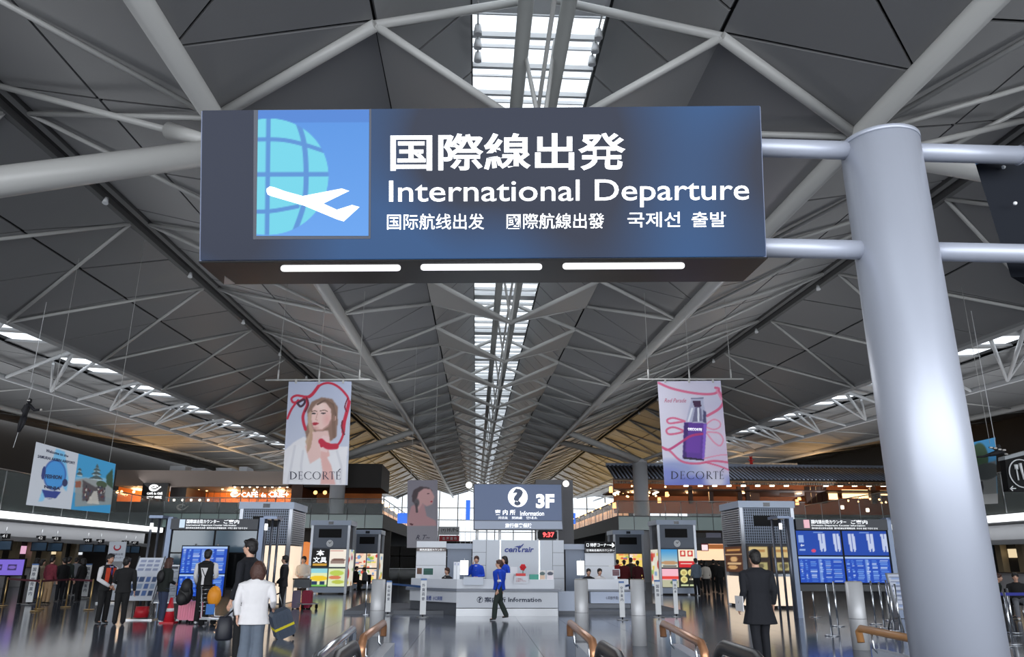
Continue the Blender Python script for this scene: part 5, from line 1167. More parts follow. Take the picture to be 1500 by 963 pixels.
p1_, p2_ = gr(612,905), gr(572,890); belt(Vector((p1_.x,24.3,0)),Vector((-3.6,29,0)),.82,M_blueb2,'bright blue belt left of the information desk'); belt(Vector((at(916,860,24.5).x,24.5,0)),Vector((at(942,860,29).x,29,0)),.85,M_blueb2,'bright blue belt right of the service counter')
p_ = stanchion(535,901,.95,M_chr,'thin chrome barrier post left of the left steel bollard')
cps = [(1194,905),(1219,932),(1228,918),(1283,915),(1296,921),(1311,925),(1305,910),(1320,930)]
names = ['chrome post under the left corner of the right departure board','tall nearest chrome post left of the right steel bollard','chrome post just left of the right steel bollard','chrome post just right of the right steel bollard','second chrome post right of the right steel bollard','chrome post left of the leaflet rack, nearest one','chrome post behind the nearest one by the leaflet rack','chrome post before the leaflet rack close to the big steel column']
for (x,y),l_ in zip(cps,names): stanchion(x,y,1.1,M_chr,l_)
q_ = [stanchion(x,y,1.0,M_chr,l_) for x,y,l_ in ((1472,948,'left chrome post of the blue belt right of the big column'),(1484,945,'middle chrome post of the blue belt right of the big column'),(1486,928,'rear chrome post of the blue belt right of the big column'))]
belt(Vector((q_[0].x-1.2,q_[0].y+.4,0)),Vector((q_[1].x+2.5,q_[1].y+.3,0)),.96,M_blueb,'blue belt running right of the big steel column')
# ---------------------------------------------------------------- escalators and handrails in the foreground
M_rub = mat('rubber_black', (.018,.018,.02), .35); M_bronze = mat('bronze_rail', lin(180,130,96), .28, metal=.6); M_woodr = mat('wooden_rail', lin(176,126,78), .45, noise=.1, scale=9.)
def newel(X, Y0, label, back=3.0):
    t = thing('escalator_balustrade', label, 'escalator', (X, Y0, 0))
    zt = 1.04; r_ = .30
    path = [(-back, zt-.55*(back-1.0)), (-1.25, zt-.10), (-.9, zt), (-.35, zt)]
    arc = [(-.35+r_*math.sin(a_), zt-r_+r_*math.cos(a_)) for a_ in np.linspace(.15, math.pi, 12)]
    low = [(-.9, zt-2*r_), (-1.3, zt-2*r_-.1)]
    pts = path+arc+low
    MB().tube([(0,y,z) for y,z in pts], .045, 10, r2=[.03]*len(pts)).build('handrail_belt', M_rub, t)
    ins = [(-back, zt-.55*(back-1.0)-.07), (-1.25, zt-.18), (-.9, zt-.07), (-.35, zt-.07)]+[(-.35+(r_-.07)*math.sin(a_), zt-r_+(r_-.07)*math.cos(a_)) for a_ in np.linspace(.2, math.pi, 8)]+[(-.9,zt-2*r_+.07),(-back,zt-2*r_-.55*(back-1.2))]
    fixn(MB().prism([(-.015,y,z) for y,z in ins],(.03,0,0)).build('side_panel', mat('escalator_glass',lin(120,130,138),.1,alpha=.5), t))
    fr = [(0,y,z-.055) for y,z in path]+[(0,-.35+(r_-.05)*math.sin(a_),zt-r_+(r_-.05)*math.cos(a_)) for a_ in np.linspace(.15,math.pi,10)]
    MB().tube(fr,.014,6).build('guide_rail', M_chr, t)
    MB().box((-.1,-back,-.6),(.1,-.12,.36)).build('skirt', M_rail, t)
nx = lambda px: at(px,950,6.2).x
newel(at(528,950,5.6).x, 5.6, 'black escalator handrail end at the bottom left of centre')
newel(at(872,950,5.6).x, 5.6, 'black escalator handrail end at the bottom right of centre')
newel(at(1041,950,5.6).x, 5.6, 'black escalator handrail end at the feet of the man in the long coat')
def hrail(pa, pb, label, m, panel=True, zf=1.0, out=0.):
    a_, b_ = gr(*pa, zf), gr(*pb, zf)
    t = thing('hand_rail', label, 'railing', (a_.x,a_.y,0)); o = Vector((a_.x,a_.y,0)); A_, B_ = a_-o, b_-o
    MB().tube([A_+Vector((0,.0,-.12)), A_+Vector((0,.02,-.03)), A_+Vector((0,-.03,0)), B_+Vector((0,.05,0)), B_+Vector((0,-.02,-.05)), B_+Vector((0,-.03,-.16))], .032, 12).build('rail_tube', m, t)
    d = B_-A_; L_ = d.length
    for f_ in (.22, .85):
        p = A_+d*f_; MB().tube([p+Vector((0,0,-.02)), p+Vector((0,0,-.14)), p+Vector((.05,0,-.2))], .01, 6).build('bracket', M_chr, t)
    if panel:
        a2, b2 = A_+d*.12, B_+d*.25
        MB().hexa([Vector((a2.x+.03,a2.y,0)),Vector((b2.x+.03,b2.y,0)),Vector((b2.x+.03,b2.y,.84)),Vector((a2.x+.03,a2.y,.84))],[Vector((a2.x+.13,a2.y,0)),Vector((b2.x+.13,b2.y,0)),Vector((b2.x+.13,b2.y,.84)),Vector((a2.x+.13,a2.y,.84))]).build('cabinet', mat('rail_cabinet',lin(176,184,196),.35), t)
        MB().cbox((a2.x+.08,a2.y+.01,.66),(.05,.02,.16)).build('switch_plate', M_black, t)
    return t
hrail((835,913),(869,941),'bronze handrail on a white cabinet left of the middle escalator belt',M_bronze)
hrail((971,914),(1030,944),'bronze handrail with white cabinet at the foot of the right steel bollard',M_bronze)
hrail((562,913),(531,936),'bronze handrail with white cabinet below the left steel bollard',M_bronze)
hrail((517,922),(462,966),'chrome handrail left of the left escalator belt',M_chr,False)
wr = hrail((1259,921),(1350,939),'wooden handrail on a white frame beside the big steel column',M_woodr,True)
# ---------------------------------------------------------------- boards, racks and luggage
ab = thing('notice_stand', 'white A-frame notice with photos and red base between the queueing people', 'sign', gr(202,909))
P = Paint(30,50,(214,220,232)); 
for i in range(9): P.rect(.08+.3*(i%3),.06+.1*(i//3),.3+.3*(i%3),.1+.1*(i//3),(150,160,190))
for i in range(12): P.rect(.06+.24*(i%4),.45+.16*(i//4),.24+.24*(i%4),.56+.16*(i//4),random.Random(i).choice([(90,120,180),(70,90,130),(150,170,200),(60,80,120)]))
Y_ = ab.location.y; hw = .33
ob = print_panel('poster',[(-hw+.05,.25,1.62),(hw+.05,.25,1.62),(hw-.02,-.05,.5),(-hw-.1,-.05,.5)],30,50,P.I,0,ab); ob.data.materials[0] = mat('print_cloth',0)
for sx in (-1,1): MB().tube([(sx*(hw+.02)+.05,.27,1.66),(sx*(hw+.02)-.06,-.06,.03)],.018,6).build('frame_leg', M_rail, ab); MB().tube([(sx*(hw+.02)+.05,.27,1.6),(sx*(hw+.02),.42,.03)],.018,6).build('frame_leg', M_rail, ab)
MB().tube([(0,.2,.06),(0,.2,.34)],[.2,.17],16).build('weight_base', mat('cone_red',lin(200,34,48),.45), ab); MB().box((-.4,-.08,0),(.4,.5,.03)).build('base_plate', M_rail, ab)
nb = thing('notice_board', 'white notice board covered with small print left of the flight monitors', 'board', gr(250,908)); P = Paint(40,60,(196,204,216)); P.rect(.05,.03,.4,.1,(50,54,64)); P.rect(.55,.03,.92,.09,(60,64,74))
for i in range(22): P.rect(.06,.16+i*.036,.94-.3*((i*7)%5)/5,.172+i*.036,(130,138,156))
P.rect(.1,.3,.24,.35,(200,70,90))
a_, b_ = at(231,829,nb.location.y)-nb.location, at(265,829,nb.location.y)-nb.location
ob = print_panel('notice_sheet',[(a_.x,-.03,a_.z),(b_.x,-.03,b_.z),(b_.x-.0,-.03,.45),(a_.x,-.03,.45)],40,60,P.I,0,nb); ob.data.materials[0] = mat('print_cloth',0)
MB().box((a_.x-.02,-.02,.42),(b_.x+.02,.02,a_.z+.02)).build('board_panel', M_rail, nb)
for x in (a_.x+.1,b_.x-.1): MB().tube([(x,0,0),(x,0,.45)],.02,6).build('leg', M_rail, nb); MB().box((x-.03,-.25,0),(x+.03,.25,.03)).build('foot', M_rail, nb)
jb = thing('airline_banner', 'white upright airline banner with red wing emblem behind the queue', 'banner', gr(172,884)); Yj = jb.location.y
a_, b_ = at(161,794,Yj)-jb.location, at(186,794,Yj)-jb.location
MB().box((a_.x,-.02,.1),(b_.x,.02,a_.z)).build('cloth', mat('banner_white',lin(200,206,216),.6), jb); MB().tube([(a_.x,0,.1),(a_.x,0,.0)],.02,6).build('foot', M_rail, jb); MB().box((a_.x-.1,-.2,0),(b_.x+.1,.2,.03)).build('base', M_rail, jb)
c = (a_+b_)/2; c = Vector((c.x,-.03,a_.z-.2))
MB().tube([c+Vector((.12*math.cos(t),0,.1*math.sin(t))) for t in np.linspace(R(140),R(400),14)],[.012+.02*math.sin(i/13*3.1) for i in range(14)],6).build('wing_emblem', mat('emblem_red',lin(190,40,60),.5), jb)
for i,t in enumerate(('国際線出発','ご案内カウンター')): text_mesh(t,[(a_.x+.06,-.025,a_.z-.42-.13*i),(b_.x-.06,-.025,a_.z-.42-.13*i),(b_.x-.06,-.025,a_.z-.5-.13*i),(a_.x+.06,-.025,a_.z-.5-.13*i)],nav,parent=jb)
MB().box((a_.x+.1,-.028,a_.z-1.15),(b_.x-.05,-.021,a_.z-.72)).build('dark_panel', mat('dark_glass',0), jb)
ps = thing('advert_screen', 'purple glowing advert screen at the left edge of the frame', 'screen', gr(16,884)); Yp = ps.location.y; P = Paint(44,24,(126,104,216)); P.rect(.14,.33,.4,.68,(50,34,90)); P.rect(.56,.33,.8,.68,(50,34,90)); P.ell(.27,.5,.1,.1,(120,96,190)); P.ell(.68,.5,.1,.1,(120,96,190)); 
a_, b_ = at(-14,820,Yp)-ps.location, at(33.5,843,Yp)-ps.location
print_panel('screen',[(a_.x,-.06,a_.z),(b_.x,-.06,a_.z),(b_.x,-.06,b_.z),(a_.x,-.06,b_.z)],44,24,P.I,.9,ps); MB().box((a_.x-.04,-.05,b_.z-.04),(b_.x+.04,.03,a_.z+.04)).build('screen_case', M_black, ps)
for x in (-.3,.3): MB().box((x-.04,-.1,0),(x+.04,.1,b_.z)).build('leg', M_black, ps)
rk = thing('leaflet_rack', 'leaning white leaflet rack left of the big steel column', 'rack', gr(1330,925)); Yk = rk.location.y; P = Paint(20,36,(206,212,228))
for i in range(7): P.rect(.05,.06+i*.135,.95,.1+i*.135,(130,140,170)); P.rect(.1+.1*(i%3),.1+i*.135,.4+.1*(i%3),.15+i*.135,(160,180,220))
a_, b_ = at(1306,842,Yk)-rk.location, at(1350,892,Yk)-rk.location
ob = print_panel('leaflets',[(a_.x,.2,a_.z),(a_.x+.85,.2,a_.z),(a_.x+.85,-.05,b_.z),(a_.x,-.05,b_.z)],20,36,P.I,0,rk); ob.data.materials[0] = mat('print_cloth',0)
fixn(MB().hexa([(a_.x-.03,.21,a_.z+.03),(a_.x+.88,.21,a_.z+.03),(a_.x+.88,-.04,b_.z-.03),(a_.x-.03,-.04,b_.z-.03)],[(a_.x-.03,.26,a_.z+.03),(a_.x+.88,.26,a_.z+.03),(a_.x+.88,.01,b_.z-.03),(a_.x-.03,.01,b_.z-.03)]).build('back_board', M_rail, rk))
for x in (a_.x,a_.x+.85): MB().tube([(x,.24,a_.z),(x,-.2,0)],.02,6).build('leg', M_rail, rk); MB().tube([(x,.1,.7),(x,.5,0)],.02,6).build('leg', M_rail, rk)
cn = thing('traffic_cone', 'red and white traffic cone left of the flight monitor stand', 'cone', gr(247,913)); MB().tube([(0,0,.03),(0,0,.62)],[.14,.035],16).build('cone_body', mat('cone_red',0), cn); MB().tube([(0,0,.28),(0,0,.36)],[.1,.086],16).build('white_band', M_white, cn); MB().box((-.18,-.18,0),(.18,.18,.03)).build('foot', mat('cone_red',0), cn)
def suitcase(loc, w_, h_, d_, m, label, rz=0., tilt=0., handle=True, bandm=None):
    s_ = thing('suitcase', label, 'suitcase', loc, rz); s_.rotation_euler = (tilt[0] if isinstance(tilt,tuple) else tilt, tilt[1] if isinstance(tilt,tuple) else 0, rz)
    mb = MB(); e = .05
    pr = [(-w_/2+e,.06),(w_/2-e,.06),(w_/2,.06+e),(w_/2,h_-e),(w_/2-e,h_),(-w_/2+e,h_),(-w_/2,h_-e),(-w_/2,.06+e)]
    fixn(mb.prism([(x,-d_/2,z) for x,z in pr],(0,d_,0)).build('shell', m, s_))
    for i in range(4): x = -w_/2+w_*(i+1)/5; MB().box((x-.012,-d_/2-.01,.12),(x+.012,d_/2+.01,h_-.05)).build('rib', m, s_)
    for sx in (-1,1):
        for sy in (-1,1): MB().tube([(sx*(w_/2-.06)-.015,sy*(d_/2-.05),.03),(sx*(w_/2-.06)+.015,sy*(d_/2-.05),.03)],.03,10).build('wheel', M_black, s_)
    if handle: 
        for sx in (-1,1): MB().tube([(sx*.09,0,h_-.02),(sx*.09,0,h_+.32)],.008,6).build('handle_tube', M_rail, s_)
        MB().tube([(-.1,0,h_+.33),(.1,0,h_+.33)],.016,8).build('handle_grip', M_black, s_)
    if bandm: MB().box((-w_/2-.006,-d_/2-.012,h_*.42),(w_/2+.006,d_/2+.012,h_*.5)).build('luggage_strap', bandm, s_)
    return s_
M_pink = mat('pink_shell', lin(226,120,150), .3); M_gs = mat('grey_blue_shell', lin(74,84,100), .35)
suitcase(gr(269,912),.3,.56,.24,M_pink,'pink ribbed suitcase left of the man in black and white',.1,0,False); suitcase(gr(284,913),.28,.54,.24,M_pink,'pink ribbed suitcase right behind the first pink one',-.1,0,False)
suitcase(gr(419,936),.4,.62,.26,M_gs,'tilted grey suitcase with yellow strap pulled by the woman in white jacket',.5,(.15,-.38),True,mat('yellow_strap',lin(226,210,40),.5))
def trolley(loc, rz, label):
    t = thing('luggage_trolley', label, 'trolley', loc, rz)
    for sx in (-1,1):
        MB().tube([(sx*.28,-.45,.16),(sx*.28,.4,.2),(sx*.27,.5,.95)],.016,8).build('frame_tube', M_chr, t)
        MB().tube([(sx*.25-.02,-.4,.08),(sx*.25+.02,-.4,.08)],.08,12).build('wheel', M_black, t); MB().tube([(sx*.25-.02,.4,.08),(sx*.25+.02,.4,.08)],.08,12).build('wheel', M_black, t)
    MB().tube([(-.3,.5,.95),(.3,.5,.95)],.02,8).build('push_bar', M_black, t); MB().box((-.28,-.45,.15),(.28,.45,.18)).build('platform', M_rail, t)
    for i in range(6): MB().tube([(-.26,.49,.35+i*.1),(.26,.49,.35+i*.1)],.008,5).build('basket_wire', M_chr, t)
    return t
t1 = trolley(gr(324,917),1.3,'silver luggage trolley with orange bag beside the man in black and white')
lt = gr(446,892); t2 = trolley(lt,.6,'luggage trolley with red and purple cases pushed by the man in pale sweater')
o = tag(MB().ball((0,0,0),(.17,.15,.25),14,10).build('travel_bag', mat('orange_bag',lin(236,150,30),.5,bump=.3,scale=8.)), 'round orange bag on the silver luggage trolley', 'bag'); p = at(314,874,gr(318,917).y-.2); o.location = p
o = tag(MB().box((-.1,-.02,-.12),(.1,.02,.12)).build('info_plate', mat('plate_blue',lin(40,110,190),.5)), 'small blue sign plate on the front of the silver trolley', 'sign'); o.location = at(308,893,gr(318,917).y-.35)
suitcase(at(434,880,lt.y-.1)-Vector((0,0,.3)),.28,.62,.24,mat('purple_shell',lin(70,44,90),.3),'purple ribbed suitcase standing on the luggage trolley',.2,0,False); suitcase(at(450,880,lt.y-.2)-Vector((0,0,.3)),.3,.62,.24,mat('red_shell',lin(150,30,64),.3),'red ribbed suitcase standing on the luggage trolley',-.1,0,False)
o = tag(fixn(MB().box((-.26,-.16,0),(.26,.16,.26)).build('travel_bag', mat('grey_bag',lin(96,100,104),.7))), 'grey bag lying on top of the red and purple cases', 'bag'); o.location = at(443,861,lt.y-.15)
# ---------------------------------------------------------------- people
M_skin = mat('skin', lin(214,168,144), .5); M_skin2 = mat('skin_tan', lin(190,142,118), .5)
M_hairb = mat('hair_black', lin(26,22,22), .45, bump=.6, scale=60.); M_hairbr = mat('hair_brown', lin(72,42,32), .45, bump=.6, scale=60.)
M_shoe = mat('shoe_black', lin(24,22,24), .35); M_shoew = mat('shoe_white', lin(214,216,220), .5); M_eye = mat('eye_dark', lin(30,24,24), .3); M_lip = mat('lip', lin(170,84,80), .5)
FM_ = {}
def fab(name, r, g, b, noise=.12): return mat('cloth_'+name, lin(r,g,b), .85, noise=noise, scale=12., bump=.25)
HS = 1.1
def remesh(mb, vox):
    me = mb.mesh('tmp'); o = bpy.data.objects.new('tmp', me); COL.objects.link(o)
    md = o.modifiers.new('r','REMESH'); md.mode = 'VOXEL'; md.voxel_size = vox; md.use_smooth_shade = True
    sm = o.modifiers.new('s','SMOOTH'); sm.iterations = 3; sm.factor = .5
    bpy.context.view_layer.update()
    r_ = bpy.data.meshes.new_from_object(o.evaluated_get(bpy.context.evaluated_depsgraph_get()))
    bpy.data.objects.remove(o); bpy.data.meshes.remove(me)
    return r_
def mesh_join(me, mb):
    import bmesh
    bm = bmesh.new(); bm.from_mesh(me); m2 = mb.mesh('x'); bm.from_mesh(m2); bpy.data.meshes.remove(m2)
    for f_ in bm.faces: f_.smooth = True
    bm.to_mesh(me); bm.free(); return me
def person(label, loc, h, face, top, legs, hair=M_hairb, hairstyle='short', female=False, skin=M_skin, shoe=M_shoe, armR=None, armL=None,
           stepR=(0,0), stepL=(0,0), hem=.47, coat=0., skirt=None, lean=0., headturn=0., nod=0., vox=.017, seated=False, wide=1.1, vest=None, sleeves=None, flare=1., collar=None, extra=None, hoodie=None):
    H = h
    t = None
    V3 = lambda x, y, z: Vector((x*H, y*H, z*H))
    sw = (.098 if female else .112)*wide; hw = .05
    dz = -.235 if seated else 0.
    hipz = .52+dz
    def bend(p):     # lean the upper body forward about the hips
        q = p-V3(0,0,hipz); a_ = lean; return V3(0,0,hipz)+Vector((q.x, q.y*math.cos(a_)-q.z*math.sin(a_), q.z*math.cos(a_)+q.y*math.sin(a_)))
    dA = {'e':(.135*wide,.01,.635),'w':(.145*wide,-.035,.49)}
    def arm_pts(s, a_):
        a_ = a_ or dA; e = a_['e']; w_ = a_['w']
        S0 = bend(V3(s*sw,0,.805+dz)); E_ = bend(V3(s*e[0],e[1],e[2]+dz)); W_ = bend(V3(s*w_[0],w_[1],w_[2]+dz)); return S0, E_, W_
    def leg_pts(s, st):
        if seated: return V3(s*hw,0,hipz), V3(s*hw*1.4,-.23,.285), V3(s*hw*1.4,-.22,.05)
        hp = V3(s*hw,0,hipz-.02); an = V3(s*hw*1.15,-st[0],.045+st[1]); kn = (hp+an)/2+V3(0,-.012-abs(st[0])*.10-st[1]*.6,.01); return hp, kn, an
    arms = [(-1,)+arm_pts(-1,armR), (1,)+arm_pts(1,armL)]; legp = [leg_pts(-1,stepR), leg_pts(1,stepL)]
    B = MB()
    neckb, necktop = bend(V3(0,.005,.83+dz)), bend(V3(0,-.005,.885+dz))
    hc = bend(V3(0,-.012,.935+dz)) + V3(0,-nod*.02,0)
    def tor(offx, offy, z0, flz=0.):
        zs = [z0, .50, .56, .63, .70, .76, .805, .835, .85]; zs = [z for z in zs if z > z0-.001] if z0 > .5 else ([z0]+[z for z in zs[1:]])
        W_ = {.50:.088,.56:.084,.63:.080,.70:.090,.76:.098,.805:.095*(sw/.105),.835:.055,.85:.034}; D_ = {.50:.062,.56:.058,.63:.055,.70:.062,.76:.064,.805:.056,.835:.038,.85:.032}
        pts, r1, r2 = [], [], []
        for z in zs:
            f_ = max(0,(.52-z))*flz
            pts.append(bend(V3(0,.0,z+dz))); r2.append((W_.get(z,.088)+f_+offx)*H*wide); r1.append((D_.get(z,.062)+f_*.8+offy)*H)
        return pts, r1, r2
    p_, r1_, r2_ = tor(-.012,-.008,.47); B.tube(p_, r1_, 14, r2=r2_)
    B.tube([neckb, necktop, hc], [.036*H,.03*H,.03*H], 10)
    # head: cranium, jaw, nose, ears
    rot = Matrix.Rotation(headturn,3,'Z')
    hd = lambda x, y, z: hc+rot@V3(x,y,z)
    B.ball(hc+rot@V3(0,.008,.012), (.0475*H,.057*H,.056*H), 14, 10); B.ball(hd(0,-.014,-.022), (.037*H,.040*H,.046*H), 12, 8)
    B.tube([hd(0,-.047,.004), hd(0,-.0615,-.014), hd(0,-.048,-.020)], [.004*H,.0075*H,.005*H], 7)
    for s in (-1,1): B.ball(hd(s*.045,.004,-.006), (.006*H,.011*H,.017*H), 7, 5)
    F_ = MB()
    for s, S0, E_, W_ in arms:
        B.tube([S0, S0.lerp(E_,.5), E_, E_.lerp(W_,.4), W_], [.030*H,.027*H,.023*H,.023*H,.015*H], 9)
        d = (W_-E_).normalized(); side = V3(s,0,0).normalized(); pn = d.cross(side); 
        if pn.length < .1: pn = Vector((0,-1,0))
        pn.normalize(); sd = pn.cross(d).normalized(); kp = W_+d*(.048*H)
        B.tube([W_, W_+d*.02*H, kp], [.014*H,.018*H,.017*H], 9, r2=[.011*H,.010*H,.009*H])
        for i in range(4):
            o_ = pn*((i-1.5)*.0095*H); L_ = (.040,.047,.043,.034)[i]*H; r_ = .0052*H
            b_ = kp-d*.006*H+o_; cu = sd*(-s)*.3
            F_.tube([b_, b_+d*L_*.45, b_+d*L_*.8-cu*L_*.5*(-1), b_+d*L_*.98-cu*L_*1.1*(-1)], [r_,r_,r_*.92,r_*.7], 6)
        th = W_+d*.018*H+pn*(-.014*H); F_.tube([th, th+d*.018*H-pn*.012*H, th+d*.036*H-pn*.016*H], [.0065*H,.006*H,.0045*H], 6)
    for (hp, kn, an) in legp: B.tube([hp, hp.lerp(kn,.5), kn, kn.lerp(an,.35), an], [.052*H,.045*H,.033*H,.032*H,.02*H], 10); B.ball(an+V3(0,-.02,-.02), (.02*H,.05*H,.018*H), 8, 6)
    me = remesh(B, vox); mesh_join(me, F_); me.materials.append(skin); me.name = 'person'
    t = thing('person', label, 'person', loc, face, None, me)
    # eyes, mouth
    for s in (-1,1): MB().ball(hd(s*.017,-.0475,.004), (.0065*H,.004*H,.0035*H), 8, 5).build('eye', M_eye, t); MB().tube([hd(s*.008,-.0485,.0155),hd(s*.026,-.044,.0155)],.0022*H,5).build('eyebrow', hair, t)
    MB().ball(hd(0,-.0495,-.034), (.0125*H,.004*H,.0035*H), 8, 5).build('mouth', M_lip, t)
    # hair
    hm = MB(); c = hc+rot@V3(0,.014,.021)
    hm.ball(c, (.056*H,.061*H,.058*H), 16, 11); hm.ball(hc+rot@V3(0,.032,-.01),(.05*H,.042*H,.055*H),12,8)
    hm.ball(hc+rot@V3(.012,-.03,.048),(.034*H,.022*H,.018*H),10,6); hm.ball(hc+rot@V3(-.016,-.026,.048),(.03*H,.022*H,.018*H),10,6)
    if hairstyle in ('long','bob'):
        zl = -.085 if hairstyle == 'bob' else -.13
        hm.tube([hc+rot@V3(0,.028,.02), hc+rot@V3(0,.034,-.04), hc+rot@V3(0,.040,zl)], [.044*H,.048*H,.034*H], 12, r2=[.060*H,.072*H,.058*H]); hm.ball(hc+rot@V3(.035,.04,zl+.01),(.026*H,.024*H,.022*H),8,6); hm.ball(hc+rot@V3(-.03,.045,zl),(.028*H,.024*H,.024*H),8,6)
        for s in (-1,1): hm.tube([hc+rot@V3(s*.046,.0,.02), hc+rot@V3(s*.056,.008,-.03), hc+rot@V3(s*.052,.012,zl*.9)], [.022*H,.022*H,.012*H], 8)
    if hairstyle == 'bun': hm.ball(hc+rot@V3(0,.068,.0),(.026*H,.024*H,.026*H),10,7)
    if hairstyle == 'pony': hm.tube([hc+rot@V3(0,.06,.02), hc+rot@V3(0,.09,-.02), hc+rot@V3(0,.08,-.09)], [.018*H,.022*H,.008*H], 8)
    mh = remesh(hm, max(.012, vox*.8)); mh.materials.append(hair); mh.name = 'hair'; link('hair', mh, t)
    # trousers / skirt
    if skirt:
        m_ = MB(); z1 = skirt; pts = [bend(V3(0,0,.60+dz)), V3(0,0,.52+dz), V3(0,-.05 if seated else 0,z1)]; m_.tube(pts, [.062*H,.07*H,.08*H], 14, r2=[.088*H,.1*H,.11*H]); m_.build('skirt', legs, t)
        M_st = mat('stocking', lin(90,74,70), .6)
    else:
        m_ = MB()
        for (hp, kn, an) in legp:
            lo = an+V3(0,.004,-.012); m_.tube([hp+V3(0,0,.03), hp.lerp(kn,.5), kn, kn.lerp(an,.5), lo], [.058*H*wide**.5,.054*H,.043*H*flare**.5,.041*H*flare,.038*H*flare], 12)
        m_.tube([V3(0,0,.47+dz), V3(0,0,.52+dz), bend(V3(0,0,.60+dz))], [.05*H,.066*H,.06*H], 14, r2=[.06*H,.096*H,.086*H])
        mt = remesh(m_, vox); mt.materials.append(legs); mt.name = 'trousers'; link('trousers', mt, t)
    for i, (hp, kn, an) in enumerate(legp):
        st_ = (stepR, stepL)[i]; pitch = st_[1]*4
        m_ = MB(); a_ = an+V3(0,.012,-.028); m_.tube([a_+V3(0,.022,.008), a_+V3(0,-.0,.014), a_+V3(0,-.04,.004), a_+V3(0,-.085,-.004)], [.017*H,.022*H,.018*H,.012*H], 9, r2=[.017*H,.023*H,.024*H,.016*H])
        m_.build('shoe', shoe, t)
    # upper garment
    m_ = MB(); p_, r1_, r2_ = tor(.010,.016,hem-coat,.22 if coat else .25); m_.tube(p_, r1_, 16, r2=r2_)
    smat = sleeves or top
    def sleeve(mb, s, S0, E_, W_): mb.tube([S0+V3(-s*.035,0,.0), S0+V3(s*.0,0,-.014), S0.lerp(E_,.45), E_, E_.lerp(W_,.5), W_.lerp(E_,.06)], [.030*H,.036*H,.036*H,.032*H,.030*H,.024*H], 10)
    if smat is top:
        for a_ in arms: sleeve(m_, *a_)
    mj = remesh(m_, vox); mj.materials.append(top); mj.name = 'jacket'; link('jacket', mj, t)
    if smat is not top:
        for a_ in arms:
            s2_ = MB(); sleeve(s2_, *a_); s2_.build('sleeve', smat, t)
    if collar:
        MB().tube([bend(V3(0,.004,.828+dz)), bend(V3(0,.0,.858+dz))], [.042*H,.037*H], 12, r2=[.045*H,.038*H]).build('collar', collar, t)
        fixn(MB().prism([bend(V3(-.022,-.062,.82+dz)), bend(V3(.022,-.062,.82+dz)), bend(V3(0,-.076,.72+dz))], V3(0,-.004,0)).build('shirt_front', collar, t))
    if hoodie:
        MB().ball(bend(V3(0,.055,.825+dz)), (.06*H,.03*H,.03*H), 12, 7).build('hood', top, t)
    if extra: extra(t, H, bend, V3)
    return t
def away(deg): return R(180+deg)
def foot(px, py): return gr(px, py)
navyc = fab('navy_black',20,22,30); blackc = fab('black',22,22,24); bluec = fab('royal_blue',18,66,190); whitec = fab('white',222,220,222,.05); jean = fab('jeans',52,62,88); greyt = fab('grey_blue_trousers',98,108,122)
beige = fab('beige',170,140,106); chk = fab('checked',120,44,58,.5); greyc = fab('grey',110,112,118); dkgreen = fab('dark_green',40,50,46); redc = fab('red',170,40,44); tan = fab('tan_jacket',176,160,136); cream = fab('cream',214,206,196,.05); orange = fab('orange_red',206,70,40)
bentL = {'e':(.15,.0,.64),'w':(.06,-.15,.60)}; bentR = {'e':(.15,.0,.64),'w':(.05,-.15,.61)}
clasp = {'e':(.15,-.01,.635),'w':(.02,-.115,.53)}
# 1 man in orange vest
def vestx(t, H, bend, V3):
    for s in (-1,1): fixn(MB().prism([bend(V3(s*.02,-.078,.80)),bend(V3(s*.085,-.06,.80)),bend(V3(s*.088,-.062,.56)),bend(V3(s*.035,-.078,.56))], V3(0,-.004,0)).build('vest_front', orange, t))
    MB().box(tuple(bend(V3(.03,-.09,.66))), tuple(bend(V3(.075,-.082,.69)))).build('badge', M_white, t)
    MB().tube([bend(V3(-.03,-.06,.83)), bend(V3(0,-.09,.70)), bend(V3(.03,-.06,.83))], .006*H, 6).build('lanyard', mat('lanyard_violet',lin(110,90,190),.5), t)
person('man in orange and black vest with white sleeves standing by the queue', foot(147,914), 1.70, R(62), blackc, blackc, skin=M_skin2, armR=clasp, armL=clasp, sleeves=whitec, collar=whitec, vox=.013, extra=vestx)
def backtxt(t, H, bend, V3):
    text_mesh('STAFF', [V3(.055,.088,.745),V3(-.055,.088,.745),V3(-.055,.088,.72),V3(.055,.088,.72)], mat('print_white',(.7,.7,.7),.6), parent=t, bold=.02)
person('person in black jacket with white lettering on the back facing the orange vest man', foot(173,916), 1.62, away(20), blackc, blackc, hairstyle='bun', headturn=-.6, vox=.013, armL=bentL)
person('woman with tied hair leaning behind the white notice stand', foot(204,894), 1.60, R(25), fab('dark_vest',40,34,44), fab('dark_brown',52,40,36), hairstyle='pony', female=True, sleeves=fab('light_blue',104,150,190), armR=bentR)
def bpack(t, H, bend, V3): MB().ball(bend(V3(0,.10,.70)), (.075*H,.05*H,.10*H), 14, 9).build('backpack', mat('backpack_black',(.012,.012,.014),.6), t)
person('woman in black padded jacket and jeans with small backpack reading the notices', foot(233,913), 1.62, away(-35), fab('black_green',24,30,28), jean, hairstyle='long', hair=M_hairbr, female=True, shoe=M_shoew, lean=.1, vox=.013, extra=bpack, armR=bentR, stepL=(.06,0))
